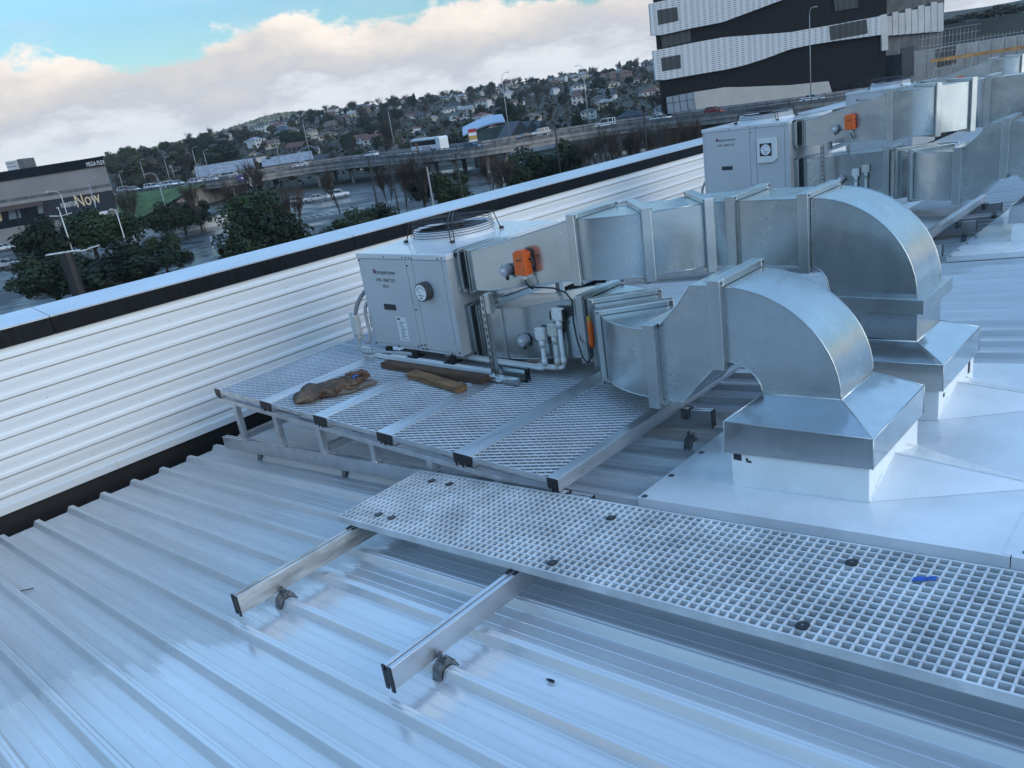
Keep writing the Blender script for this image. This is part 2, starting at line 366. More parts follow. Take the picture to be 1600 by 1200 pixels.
# ------------------------------------------------------------------ service platforms
def rail_profile(w, h):            # top-hat extrusion with a slot on top, section in (across, up)
    s = .006; return [(-w/2,0),(-w/2,h),(-s,h),(-s,h-.010),(s,h-.010),(s,h),(w/2,h),(w/2,0)]
def x_rail(x0, x1, y, h0, h1, w=.045):
    mb = MB(); pr = rail_profile(w, h1-h0)
    mb.loft([[(x, y+a, roofz(x, h0)+b) for a, b in pr] for x in (x0, x1)]); return mb
def platform(dy, label, ylen, nrow):
    zt = -1.80; y0 = 2.66 + dy; y1 = y0 + ylen
    P = thing('service_platform', (-4.3, y0, zt-.3), label, 'platform', 'mesh platforms under the rooftop units')
    X = [-6.075 + .711*i for i in range(6)]
    for i in range(5):
        a = X[i] + (0 if i == 0 else .074); b = X[i+1] + .074 if i < 4 else X[5] + .062
        # each module: two edge beams, front lip, mesh
        for xb, nm in ((a, 0), (b - .074 if i < 4 else X[5]-.006, 1)):
            w = .072 if i < 4 or nm == 0 else .068
            mb = MB(); mb.box(xb, xb+w, y0, y1, zt-.032, zt)
            mb.box(xb+.002, xb+.010, y0, y1, zt-.075, zt-.032); mb.box(xb+w-.010, xb+w-.002, y0, y1, zt-.075, zt-.032)
            mb.box(xb+w-.0005 if nm else xb-.004, xb+w+.004 if nm else xb+.0005, y0, y1, zt-.05, zt-.042)
            bm = mb.build('edge_beam', M['aluminium'], P, bevel=.0025)
            mb = MB(); random.seed(i*7+nm+int(dy)); yy = y0-.004
            poly = [(xb-.002, zt-.004), (xb+w+.002, zt-.004), (xb+w+.002, zt-.072)]
            nt = 4
            for t in range(nt):
                f0 = w*(1-(t+.15)/nt); f1 = w*(1-(t+.6)/nt); f2 = w*(1-(t+.95)/nt)
                d = random.uniform(.06, .088)
                poly += [(xb+f0, zt-d), (xb+f1, zt-d+.004), (xb+f1-.002, zt-.058), (xb+f2, zt-.056)]
            poly += [(xb-.002, zt-.066)]
            mb.prism([(p[0], yy, p[1]) for p in poly], (0, .0045, 0)); mb.build('end_cap', M['black_plastic'], bm)
        xa, xb2 = a+.0725, (b-.0745 if i < 4 else X[5]-.0065)
        mb = MB(); mb.box(xa, xb2, y0+.002, y0+.010, zt-.034, zt-.006); mb.box(xa, xb2, y0+.002, y0+.028, zt-.040, zt-.035)
        mb.build('front_lip', M['aluminium'], P)
        rowl = ylen/nrow
        for r_ in range(nrow):
            ya, yb = y0 + .010 + r_*rowl, y0 + (r_+1)*rowl - .006
            mb = MB(); px, py = .082, .044; W, Lh = xb2-xa, yb-ya
            for sgn in (1, -1):
                k = -int(W/px)-2
                while True:
                    # line: y = ya + k*py + sgn*(x-xa)*py/px
                    k += 1
                    y_at0 = k*py if sgn > 0 else k*py + 0
                    ye = y_at0 + sgn*W*py/px
                    if min(y_at0, ye) > Lh: break
                    if max(y_at0, ye) < 0: continue
                    t0, t1 = 0.0, 1.0
                    d = ye - y_at0
                    ta, tb = (0-y_at0)/d, (Lh-y_at0)/d
                    t0, t1 = max(0, min(ta, tb)), min(1, max(ta, tb))
                    if t1 - t0 < .03: continue
                    p = Vector((xa + W*t0, ya + y_at0 + d*t0, zt-.011)); q = Vector((xa + W*t1, ya + y_at0 + d*t1, zt-.011))
                    tilt = (.25, -.55, 1) if sgn > 0 else (-.2, .35, 1)
                    mb.bar(p - Vector((0,0,0 if sgn > 0 else .003)), q - Vector((0,0,0 if sgn > 0 else .003)), .0085 if sgn > 0 else .0040, .014 if sgn > 0 else .009, tilt)
            # knuckles at the front edge and seam
            mb.build('mesh_panel', M['mesh_aluminium'], P)
            if r_:
                mb = MB(); mb.box(xa, xb2, ya-.016, ya-.001, zt-.018, zt-.003); mb.build('panel_joint', M['mesh_aluminium'], P)
    for row, yy in enumerate((y0+.025, y0+1.23, y0+2.3)):
        if yy > y1+.02: continue
        xl = -6.20
        o = x_rail(xl, -2.27, yy, .055, .160, .042).build('base_rail', M['aluminium'], P)
        mb = MB(); x = -2.268
        mb.box(x, x+.004, yy-.023, yy-.006, roofz(x, .05), roofz(x, .162)); mb.box(x, x+.004, yy+.006, yy+.023, roofz(x, .05), roofz(x, .162)); mb.box(x, x+.004, yy-.006, yy+.006, roofz(x, .07), roofz(x, .148))
        mb.build('end_cap', M['black_plastic'], o)
        mb = MB(); mb.box(-6.05, -2.42, yy-.02, yy+.02, -1.885, -1.879); mb.box(-6.05, -2.42, yy-.02, yy-.014, -1.915, -1.885); mb.box(-6.05, -2.42, yy+.014, yy+.02, -1.915, -1.885)
        u = mb.build('bearer_rail', M['aluminium'], P)
        mb = MB(); mb.box(-2.418, -2.413, yy-.024, yy-.004, -1.935, -1.872); mb.box(-2.418, -2.413, yy+.004, yy+.024, -1.935, -1.872); mb.build('end_cap', M['black_plastic'], u)
        mb = MB(); mb.box(-2.47, -2.43, yy-.032, yy-.025, roofz(-2.45, .10), -1.875); mb.box(-2.47, -2.43, yy+.025, yy+.032, roofz(-2.45, .10), -1.875); mb.box(-2.468, -2.432, yy-.026, yy+.026, roofz(-2.45, .102), roofz(-2.45, .112)); mb.cyl((-2.45, yy-.038, -1.90), .008, .006, (0,1,0), 6); mb.cyl((-2.45, yy-.038, -1.94), .008, .006, (0,1,0), 6)
        mb.build('bracket', M['clamp_steel'], u)
        for i, px in enumerate((-5.83, -5.23, -4.655, -4.045, -3.475, -2.90)):
            zb = roofz(px, .160)
            if -1.886 - zb < .03: continue
            mb = MB(); mb.box(px-.024, px+.024, yy-.022, yy+.022, zb, -1.886); mb.box(px-.030, px+.030, yy-.024, yy+.024, zb-.002, zb+.008)
            mb.build('post', M['aluminium'], P, bevel=.003)
        ry = 1.0206 + .25*round((yy-1.0206-.0)/.25)
        for cx in (-5.77, -4.55, -3.33, -2.36): clamp(P, cx, ry, flip=1, off=.0)
    for px in (-5.83, -4.655, -3.475):
        zb = roofz(px, .165); ya, yb = y0+.05, min(y1, y0+2.3)
        mb = MB(); mb.box(px-.02, px+.02, ya, yb, zb, zb+.007); mb.box(px-.02, px-.013, ya, yb, zb+.007, zb+.05); mb.box(px+.013, px+.02, ya, yb, zb+.007, zb+.05)
        mb.build('cross_rail', M['aluminium'], P)
    return P
plat = platform(0, 'nearest silver mesh platform with black end caps, carrying timber offcuts and the brown sack', 2.45, 2)
plat2 = platform(5.72, 'farther mesh platform under the second air conditioner, mostly hidden by ducts', 2.45, 2)
# ------------------------------------------------------------------ walkway
wy0, wy1, wx0, wx1 = 2.028, 2.644, -3.545, 1.05
W_ = thing('grating_walkway', (-1.5, 2.33, roofz(-1.5)), 'pale moulded square-mesh grating walkway on rails across the right foreground', 'walkway')
mb = MB(); pitch = .0385; gt, gb = .172, .134
nx = int((wx1-wx0)/pitch); ny = 16
def gbar_x(y, w):      # bar along X, tapering downwards
    mb.loft([[(x, y-w/2, roofz(x, gt)), (x, y+w/2, roofz(x, gt)), (x, y+w*.36, roofz(x, gb)), (x, y-w*.36, roofz(x, gb))] for x in (wx0, wx1)])
def gbar_y(x, w, h=0.0):
    mb.loft([[(x-w/2, y, roofz(x, gt-h)), (x-w*.36, y, roofz(x, gb)), (x+w*.36, y, roofz(x, gb)), (x+w/2, y, roofz(x, gt-h))] for y in (wy0, wy1)])
for j in range(ny+1): gbar_x(wy0 + (wy1-wy0)*j/ny, .0072 if 0 < j < ny else .009)
for i in range(nx+1): gbar_y(wx0 + (wx1-wx0)*i/nx, .0072, .0006)
mb.build('grating', M['grp_grating'], W_)
for x, lab in ((-3.405, 'stained rail with brown and red marks'), (-2.195, None), (-.98, None), (.24, None)):
    pr = rail_profile(.050, .098); mb = MB()
    mb.loft([[(x+a, y, roofz(x, .030)+b) for a, b in pr] for y in (1.305 if x < -1.5 else 2.32, 2.62)])
    ra = mb.build('support_rail', M['weathered_aluminium'] if lab else M['aluminium'], W_, bevel=.002)
    if lab: ra['label'] = lab
    mb = MB(); ye = 1.297 if x < -1.5 else 2.312
    for s_ in (-1, 1): mb.box(x+min(s_*.026, s_*.008), x+max(s_*.026, s_*.008), ye, ye+.007, roofz(x, .022 if s_ < 0 else .018), roofz(x, .130))
    mb.box(x-.008, x+.008, ye+.001, ye+.007, roofz(x, .045), roofz(x, .112)); mb.build('end_cap', M['black_plastic'], ra)
    if x > -1.5: clamp(W_, x+.055, 2.5206); continue
    mb = MB(); mb.box(x-.026, x-.008, 1.99, 2.03, roofz(x, .126), roofz(x, .134)); mb.box(x+.008, x+.024, 2.0, 2.026, roofz(x, .085), roofz(x, .133)); mb.build('fixing_lug', M['black_plastic'], ra)
    (clamp(W_, x+.055, 1.5206, flip=1) if x < -1.5 else None); clamp(W_, x+.055, 2.5206, flip=1)
for x, y in ((-3.315,2.548),(-3.196,2.546),(-3.308,2.118),(-3.194,2.117),(-2.037,2.527),(-2.031,2.101),(-.947,2.508),(-.946,2.085)):
    y = wy0 + (wy1-wy0)/ny*(math.floor((y-wy0)/((wy1-wy0)/ny))+.5); x = wx0 + (wx1-wx0)/nx*(math.floor((x-wx0)/((wx1-wx0)/nx))+.5)
    mb = MB(); w = .021
    mb.loft([[(x+a, y+b, roofz(x+a, h)) for a, b in ((-w,-w*.6),(-w*.6,-w),(w*.6,-w),(w,-w*.6),(w,w*.6),(w*.6,w),(-w*.6,w),(-w,w*.6))] for h in (.1725, .1765)])
    cl = mb.build('hold_down_clip', M['black_plastic'], W_)
    mb = MB(); mb.cyl((x, y, roofz(x, .1765)), .0055, .002, (0,0,1), 8); mb.build('clip_screw', M['clamp_steel'], cl)
def small(name, mb, m, label, cat): return tag(mb.build(name, m), label, cat)
mb = MB(); zz = roofz(-.69, .173)
mb.loft([[(x, y+dy, roofz(x, .1735)+h+dz) for (dy, dz) in ((-.012,0),(.012,.001),(.012,.004),(-.012,.003))] for x, y, h in ((-.722,2.474,.001),(-.705,2.478,.006),(-.69,2.486,.002),(-.672,2.49,.008),(-.656,2.499,.005))])
small('blue_plastic_scrap', mb, M['blue_plastic'], 'crumpled bright blue plastic scrap lying on the walkway grating', 'plastic scrap')
mb = MB(); x, y = -1.718, 1.673; mb.tube([(x-.016, y-.002, roofz(x, -.031)), (x, y, roofz(x, -.030)), (x+.016, y+.003, roofz(x, -.031))], [.004, .006, .005], 8)
small('black_plug', mb, M['black_plastic'], 'small black plastic plug lying on the roof pan right of the rails', 'plug')
mb = MB(); mb.tube([(-5.326,.795,roofz(-5.326,-.031)),(-5.31,.815,roofz(-5.31,-.030)),(-5.295,.822,roofz(-5.295,-.029)),(-5.28,.842,roofz(-5.28,-.031)),(-5.265,.859,roofz(-5.265,-.030))], .0035, 6)
small('wire_offcut', mb, M['black_plastic'], 'thin black wire offcut on the roof at the far left', 'wire')
mb = MB(); x, y = -5.187, 2.50; mb.tube([(x-.03, y, roofz(x, -.03)), (x, y+.004, roofz(x, -.024)), (x+.03, y+.002, roofz(x, -.03))], [.006, .009, .007], 8)
small('metal_offcut', mb, M['aluminium'], 'tiny shiny metal offcut on the roof in front of the platform base rail', 'offcut')
mb = MB(); x = -5.9; 
for d in (0, .02): mb.tube([(-5.27+d, 3.0+d, -1.795), (-5.25+d, 3.03, -1.782), (-5.22+d, 3.05, -1.79)], .004, 6)
small('twig_debris', mb, M['bark_dark'], 'small dark bit of debris on the platform mesh, left of the sack', 'debris')
# timber offcuts and the sack
def timber(a, b, w, h, m, label, z0):
    a, b = Vector(a), Vector(b); d = b-a; o = thing('timber_offcut', a, label, 'timber', 'timber offcuts on the platform', math.atan2(d.y, d.x), True)
    mb = MB(); L = d.length; random.seed(int(L*1000)); n = 8
    mb.loft([[(L*i/n, y*w/2 + random.uniform(-.002,.002), z0 + h*zf + random.uniform(-.002,.002)) for y, zf in ((-1,0),(1,0),(1,1),(-1,1))] for i in range(n+1)])
    mb.build('timber_body', m, o, bevel=.003); return o
o = timber((-4.98, 3.575, -1.80), (-3.865, 3.60, -1.80), .085, .048, M['timber_dark'], 'longer dark wet timber length lying along the front of the air conditioner', .001)
o2 = timber((-4.55, 3.485, -1.80), (-3.91, 3.40, -1.80), .088, .045, M['timber_brown'], 'shorter light brown timber offcut in front of the longer dark one', .001)
sack = thing('cloth_sack', (-4.93, 3.03, -1.80), 'folded muddy brown sack lying on the platform mesh', 'sack', None, R(76)); sack.scale = (.84, 1.08, .74)
import mathutils.noise as mno
def lump(x0, x1, yc, wf, hf, base, seed, N=34, K=30, amp=1.0, lift=None):
    mb = MB(); rings = []
    for i in range(N+1):
        t = i/N; x = x0 + (x1-x0)*t; e = min(1, (1-(2*t-1)**6))**.5
        wv, hv = wf(t)*max(.06, e), hf(t)*max(.06, e); ring = []
        for k in range(K):
            a = 2*math.pi*k/K; cy, sz = math.cos(a), math.sin(a)
            q = Vector((x*7+seed, cy*1.3, sz*1.3)); nn = .30*mno.noise(q) + .17*abs(mno.noise(q*2.7)) + .16*mno.noise(q*6.1) - .30*max(0, .18-abs(mno.noise(q*2.1)))/.18*.8 + .07*math.sin(x*34 + 3*a)
            rr = 1 + nn*amp
            ring.append((x + .018*mno.noise(Vector((cy*2, sz*2, seed))), yc(t) + cy*wv*rr, (lift(t) if lift else 0) + base + hv*max(0, .62 + .62*sz*rr)))
        rings.append(ring)
    mb.loft(rings); return mb
lump(-.36, .30, lambda t: .02*math.sin(t*5), lambda t: .115 + .03*math.sin(t*4), lambda t: .046 + .034*t, .001, 3.0, amp=1.5).build('sack_body', M['sack_cloth'], sack, smooth=True)
lump(-.37, -.02, lambda t: -.045 + .02*t, lambda t: .045, lambda t: .030, .018, 9.0, amp=1.1).build('sack_fold', mat('sack_cloth_pale', (.19, .13, .085), .9, 0, .35, 12, bump=.8, bscale=120), sack, smooth=True)
lump(-.08, .36, lambda t: -.085 - .02*t, lambda t: .075*(1-.25*t), lambda t: .026, .002, 5.0, amp=1.3).build('sack_flap', mat('sack_lining', (.19, .155, .125), .9, 0, .4, 12, bump=.8, bscale=120), sack, smooth=True)
lump(.16, .36, lambda t: .03, lambda t: .075, lambda t: .060, .035, 15.0, amp=1.2).build('sack_mouth', mat('sack_rust', (.15, .072, .04), .9, 0, .45, 14, bump=.8, bscale=120), sack, smooth=True)
mb = MB(); mb.tube([(.17, -.06, .088), (.20, -.045, .105), (.225, -.055, .098), (.24, -.03, .10)], [.004, .010, .008, .004], 6); mb.build('blue_tie', M['blue_plastic'], sack)
# ================================================================== air conditioners
def arc(c, r, a0, a1, n, plane='xz'):
    pts = []
    for i in range(n+1):
        a = a0 + (a1-a0)*i/n
        pts.append((c[0]+r*math.cos(a), c[1], c[2]+r*math.sin(a)) if plane == 'xz' else (c[0]+r*math.cos(a), c[1]+r*math.sin(a), c[2]))
    return pts
def unit(dy, dx, zt, label, gauge, xl=-5.345, tilt=0):
    xr, y0, y1, zb = -4.28, 3.78+dy, 5.05+dy, -1.71
    xl += dx; xr += dx
    U = thing('air_conditioner', ((xl+xr)/2, (y0+y1)/2, zb), label, 'air conditioner', 'rooftop air conditioning units')
    mb = MB(); mb.box(xl, xr, y0+.008, y1, zb, zt-.035); cab = mb.build('cabinet', M['cabinet_paint'], U, bevel=.004)
    mb = MB(); mb.box(xl-.008, xr+.008, y0-.004, y1+.008, zt-.042, zt); top = mb.build('top_cover', M['cabinet_top_paint'], U, bevel=.005)
    w = xr-xl; s1, s2, s3 = xl+w*.56, xl+w*.635, xl+w*.945
    def panel(a, b, nm, hole=None, mm='cabinet_paint'):
        mb = MB(); mb.box(a, b, y0, y0+.012, zb+.022, zt-.046); return mb.build(nm, M[mm], U, bevel=.003)
    mb = MB(); mb.box(xl, xr, y0+.003, y0+.010, zb, zb+.019); mb.box(xl, xl+.026, y0+.0035, y0+.0105, zb+.02, zt-.043); mb.build('corner_trim', M['cabinet_paint'], U)
    mp = panel(xl+.029, s1, 'service_panel'); pp = panel(s1+.005, s2-.005, 'centre_post'); ap_ = panel(s2, s3, 'access_panel'); panel(s3+.005, xr, 'corner_post')
    mb = MB()
    sp = [(xl+.012, zt-.06), (xl+w*.33, zt-.026), (s1-.02, zt-.026), (s1+.02, zt-.026), (s2-.02, zt-.026), (s2+.01, zt-.03), (s3-.03, zt-.03), (s3+.015, zt-.026), (s1+.02, zt-.09), (s1+.03, zb+.34), (s1+.02, zb+.05), (s2-.02, zb+.055), (s1+.03, zb+.02), (s2-.01, zb+.02), (xl+.02, zb+.012), (xl+w*.3, zb+.012), (s3-.05, zb+.012), (xr-.02, zb+.03), (s1-.02, zb+.04)]
    for x, z in sp: mb.cyl((x, y0-.006, z), .0065, .007, (0, 1, 0), 8)
    mb.build('panel_screws', M['black_plastic'], cab)
    hx, hz = xl + w*.285, zb + .44*(zt-zb) + (.0 if dy == 0 else .1)
    mb = MB(); mb.box(hx-.075, hx+.075, y0-.0025, y0-.0005, hz-.024, hz+.024); mb.build('panel_handle', M['print_black'], mp)
    lx, lz = xl+w*.165, zt-.165
    mb = MB(); mb.add([(lx+(.0 + (.016+.018*math.cos(a))), y0-.001, lz+.020+.020*math.sin(a)) for a in [2*math.pi*k/12 for k in range(12)]], [tuple(range(12))]); mb.build('logo_mark', M['print_purple'], mp)
    text_part('temperzone', 'logo_lettering', M['print_black'], mp, (lx+.028, y0-.0012, lz), (1,0,0), (0,0,1), .050, .0003)
    text_part('OPA 186KTGP', 'model_lettering', M['print_black'], mp, (lx+.016, y0-.0012, lz-.062), (1,0,0), (0,0,1), .038, .0003)
    if dy == 0: text_part('1014', 'model_lettering', M['print_black'], mp, (lx+.085, y0-.0012, lz-.112), (1,0,0), (0,0,1), .040, .0003)
    if dy == 0:
        mb = MB(); qx, qz = xl+w*.335, zb+.065; mb.box(qx, qx+.115, y0-.0015, y0-.0005, qz, qz+.20); lb = mb.build('rating_label', M['print_white'], mp)
        mb = MB(); random.seed(2); mb.box(qx+.01, qx+.045, y0-.002, y0-.0015, qz+.175, qz+.19)
        for k in range(13): mb.box(qx+.012+random.uniform(0,.03), qx+.06+random.uniform(0,.045), y0-.002, y0-.0015, qz+.012+k*.012, qz+.016+k*.012)
        mb.build('label_print', M['print_black'], lb)
    # pressure gauge
    gx, gz = (s2+s3)/2 - .045, zt - .275
    if gauge == 'bare':
        mb = MB(); mb.cyl((gx, y0-.062, gz), .072, .062, (0,1,0), 28); mb.cyl((gx, y0-.066, gz), .068, .006, (0,1,0), 28); g = mb.build('pressure_gauge', M['dark_grey_plastic'], U, auto=40); yf = y0-.0665
        rr = .061
    else:
        gx += .01; gz -= .03
        mb = MB(); mb.prism([(gx-.125, y0-.03, gz-.155), (gx+.075, y0-.03, gz-.155), (gx+.125, y0-.03, gz-.115), (gx+.125, y0-.03, gz+.135), (gx-.125, y0-.03, gz+.135)], (0, .03, 0)); g = mb.build('pressure_gauge', M['pvc_white'], U, bevel=.004)
        mb = MB(); mb.box(gx-.085, gx+.065, y0-.033, y0-.03, gz-.075, gz+.075); mb.build('gauge_bezel', M['black_plastic'], g); yf = y0-.034; gx -= .01; rr = .064
    mb = MB(); mb.cyl((gx, yf-.001, gz), rr, .001, (0,1,0), 28); mb.build('gauge_dial', M['dial_white'], g)
    mb = MB()
    for k in range(21):
        a = R(150 - 6*k); r0 = rr*(.80 if k % 5 else .72); mb.bar((gx+r0*math.cos(a), yf-.0018, gz+r0*math.sin(a)-.012), (gx+rr*.9*math.cos(a), yf-.0018, gz+rr*.9*math.sin(a)-.012), .0015, .001, (0,1,0))
    mb.bar((gx, yf-.002, gz-.022), (gx-.030, yf-.002, gz+.025), .002, .001, (0,1,0)); mb.box(gx-.034, gx+.034, yf-.0018, yf-.0012, gz-.026, gz-.021); mb.box(gx-.012, gx+.012, yf-.0018, yf-.0012, gz-.046, gz-.036)
    mb.build('dial_marks', M['print_black'], g)
    # condenser fan
    fx, fy = xl + (.445 if dy == 0 else .55), y0 + .68
    mb = MB(); n = 40; rings = []
    for r_, z in ((.350, zt), (.335, zt+.02), (.328, zt+.075), (.320, zt+.085), (.312, zt+.082), (.302, zt+.05), (.300, zt-.02)): rings.append([(fx+r_*math.cos(2*math.pi*k/n), fy+r_*math.sin(2*math.pi*k/n), z) for k in range(n)])
    mb.loft(rings, False); mb.build('fan_ring', M['cabinet_top_paint'], U, smooth=True)
    mb = MB(); mb.cyl((fx, fy, zt+.064), .304, .002, (0,0,1), 40); mb.build('fan_opening_shade', M['black_rubber'], U)  # black disc below the rim imitates the shaded inside of the fan opening
    mb = MB(); mb.cyl((fx, fy, zt+.066), .085, .035, (0,0,1), 18)
    for k in range(4):
        a = math.pi/2*k + .5
        pts = []
        for t in (.085, .15, .22, .29):
            for s_ in (-1, 1):
                b = a + s_*(.20+.18*t); pts.append((fx+t*math.cos(b), fy+t*math.sin(b), zt+.080+s_*.010))
        mb.add(pts, [(0,2,3,1), (2,4,5,3), (4,6,7,5)])
    mb.build('fan_blades', M['black_plastic'], U)
    mb = MB(); zg = zt+.150
    def ring(r_, z, t): 
        pts = [(fx+r_*math.cos(2*math.pi*k/36), fy+r_*math.sin(2*math.pi*k/36), z) for k in range(36)]
        rings = []
        for k in range(36):
            a = 2*math.pi*k/36; rings.append([(fx+(r_+t*math.cos(b))*math.cos(a), fy+(r_+t*math.cos(b))*math.sin(a), z+t*math.sin(b)) for b in (0, math.pi/2, math.pi, 3*math.pi/2)])
        rings.append(rings[0]); mb.loft(rings, False)
    for k in range(9): ring(.035+.030*k, zg - .004*(k/8)**2, .0022)
    for k in range(6): ring(.325+.005*k, zg - .014 - .019*k, .0026)
    for k in range(2):
        for s_ in (-.016, .016):
            a = R(45) + math.pi/2*k; ca, sa = math.cos(a), math.sin(a); ox, oy = -sa*s_, ca*s_
            P_ = [(-.40, zt+.006), (-.385, zt+.03), (-.35, zg-.004), (-.30, zg+.006), (.30, zg+.006), (.35, zg-.004), (.385, zt+.03), (.40, zt+.006)]
            mb.tube([(fx+ca*t+ox, fy+sa*t+oy, z) for t, z in P_], .0042, 6)
    gd = mb.build('fan_guard', M['print_black'], U, smooth=True)
    for k in range(4):
        a = R(45) + math.pi/2*k; mb = MB(); mb.cyl((fx+.40*math.cos(a), fy+.40*math.sin(a), zt), .02, .016, (0,0,1), 10); mb.build('guard_foot', M['black_plastic'], gd)
    # mounts, base rail, bracket
    for yy in (y0-.075, y1-.10):
        mb = MB(); mb.box(xl+.02, xr+.42, yy, yy+.045, -1.797, -1.757); br = mb.build('base_channel', M['white_paint'], U, bevel=.003)
        for x in (xl+.2, (xl+xr)/2, xr-.1):
            mb = MB(); mb.cyl((x, yy+.06 if yy < y1-.2 else yy+.02, -1.758), .03, .050, (0,0,1), 12); mb.box(x-.06, x+.06, yy+.01, yy+.11, -1.757, -1.752); mb.build('rubber_mount', M['black_rubber'], br)
    mb = MB(); mb.box(xl-.085, xl+.018, y0-.080, y0-.074, -1.797, -1.705); bk = mb.build('bracket_plate', M['white_paint'], U)
    mb = MB()
    for k in range(6): mb.cyl((xl-.070+.035*(k % 3), y0-.0815, -1.775+.042*(k//3)), .0065, .002, (0,1,0), 8)
    mb.build('bracket_holes', M['print_black'], bk)
    # isolator bracket and flexible conduit loops on the left end
    if dy == 0:
        mb = MB(); mb.box(-5.585, -5.455, 3.742, 3.747, -1.665, -1.435); bp = mb.build('isolator_bracket', M['white_paint'], U)
        mb = MB(); mb.cyl((-5.535, 3.739, -1.535), .026, .003, (0,1,0), 16)
        for q in (-1.645, -1.455): mb.cyl((-5.545, 3.7395, q), .007, .003, (0,1,0), 8)
        mb.build('bracket_hole', M['print_black'], bp)
        mb = MB(); mb.box(-5.492, -5.425, 3.690, 3.742, -1.615, -1.445); mb.cyl((-5.45, 3.715, -1.615), .017, -.035, (0,0,1), 10); iso = mb.build('isolator_switch', M['pvc_beige'], U, bevel=.010)
        def flex(pts, r):
            pts = [Vector(p) for p in pts]; out = []
            for i in range(len(pts)-1):
                p0, p1, p2, p3 = pts[max(i-1,0)], pts[i], pts[i+1], pts[min(i+2, len(pts)-1)]
                for k in range(6):
                    t = k/6; out.append(.5*((2*p1)+(p2-p0)*t+(2*p0-5*p1+4*p2-p3)*t*t+(3*p1-p0-3*p2+p3)*t**3))
            out.append(pts[-1]); return MB().tube(out, [r*(1+.05*(i % 2)) for i in range(len(out))], 8)
        flex([(-5.335,3.87,-1.235),(-5.385,3.84,-1.255),(-5.425,3.79,-1.31),(-5.445,3.745,-1.38),(-5.452,3.72,-1.445)], .017).build('flexible_conduit', M['flex_dark'], U, smooth=True)
        flex([(-5.34,3.85,-1.33),(-5.378,3.815,-1.355),(-5.400,3.79,-1.42),(-5.385,3.775,-1.53),(-5.362,3.765,-1.62),(-5.375,3.755,-1.675),(-5.405,3.745,-1.685),(-5.428,3.735,-1.655),(-5.432,3.725,-1.61)], .0135).build('flexible_conduit', M['flex_grey'], U, smooth=True)
        flex([(-5.34,3.86,-1.385),(-5.368,3.83,-1.41),(-5.372,3.81,-1.48),(-5.36,3.80,-1.57)], .012).build('flexible_conduit', M['flex_grey'], U, smooth=True)
        flex([(-5.465,3.712,-1.63),(-5.465,3.705,-1.69),(-5.44,3.70,-1.735),(-5.37,3.695,-1.757),(-5.25,3.72,-1.752),(-5.0,3.755,-1.745),(-4.8,3.77,-1.745)], .0145).build('flexible_conduit', M['flex_grey'], U, smooth=True)
    else:
        y = y0+.1; mb = MB(); mb.tube([(xl+.02,y,-1.29),(xl-.06,y,-1.32),(xl-.10,y,-1.40),(xl-.11,y,-1.50),(xl-.06,y,-1.56),(xl+.02,y,-1.57)], .016, 8); mb.build('flexible_conduit', M['flex_grey'], U, smooth=True)
    # spigots + folds where the flexible connectors fix
    return U
u1 = unit(0, 0, -.935, 'grey rooftop air conditioner with round bare gauge, the nearest one, above timber offcuts', 'bare')
u2 = unit(5.72, 0, -.64, 'taller grey air conditioner with its gauge in a white square housing', 'boxed', xl=-5.44)
# ================================================================== ducts
def rect(fx, fy, phi, w, z0, z1):         # ring: front-bottom, back-bottom, back-top, front-top
    px, py = -math.sin(phi)*w, math.cos(phi)*w
    return [(fx, fy, z0), (fx+px, fy+py, z0), (fx+px, fy+py, z1), (fx, fy, z1)]
def seg(rings, parent, name='duct_section', m='galvanised'):
    mb = MB(); mb.loft([[Vector(p) for p in r] for r in rings], False); o = mb.build(name, M[m], parent, auto=30)
    e = MB()                                # folded seams along the long edges
    for i in range(4):
        e.tube([r[i] for r in rings], .0034, 5)
    e.build('folded_seam', M['galvanised'], o, smooth=True); return o
def flange(parent, fx, fy, phi, w, z0, z1, t=.060, o=.034):
    dx, dyy = math.cos(phi)*t/2, math.sin(phi)*t/2; px, py = -math.sin(phi), math.cos(phi)
    A = lambda s_, a, z: (fx+s_*dx+px*a, fy+s_*dyy+py*a, z)
    mb = MB()
    for (a0, a1, b0, b1) in ((-o, -.001, z0-o, z1+o), (w+.001, w+o, z0-o, z1+o), (-.001, w+.001, z1+.001, z1+o), (-.001, w+.001, z0-o, z0-.001)):
        mb.add([A(-1,a0,b0),A(1,a0,b0),A(1,a1,b0),A(-1,a1,b0),A(-1,a0,b1),A(1,a0,b1),A(1,a1,b1),A(-1,a1,b1)], [(0,3,2,1),(4,5,6,7),(0,1,5,4),(1,2,6,5),(2,3,7,6),(3,0,4,7)])
    f = mb.build('duct_flange', M['galvanised_flange'], parent, bevel=.004)
    mb = MB()                               # corner cleats
    for a in (-o*.6, w+o*.6):
        for z in (z0-o*.6, z1+o*.6):
            for s_ in (-1.12, 1.12): mb.cyl(A(s_, a, z), .008, .004, (dx, dyy, 0), 6)
    mb.build('flange_bolts', M['clamp_steel'], f); return f
def bend(fx, fy, phi0, phi1, w, z0, z1, Rf, n=10):  # Rf: radius of the FRONT edge; sign by turn direction
    rings = []; sg = 1 if phi1 > phi0 else -1
    cx, cy = fx - math.sin(phi0)*Rf*sg, fy + math.cos(phi0)*Rf*sg
    for i in range(n+1):
        ph = phi0 + (phi1-phi0)*i/n
        rings.append(rect(cx + math.sin(ph)*Rf*sg, cy - math.cos(ph)*Rf*sg, ph, w, z0, z1))
    return rings
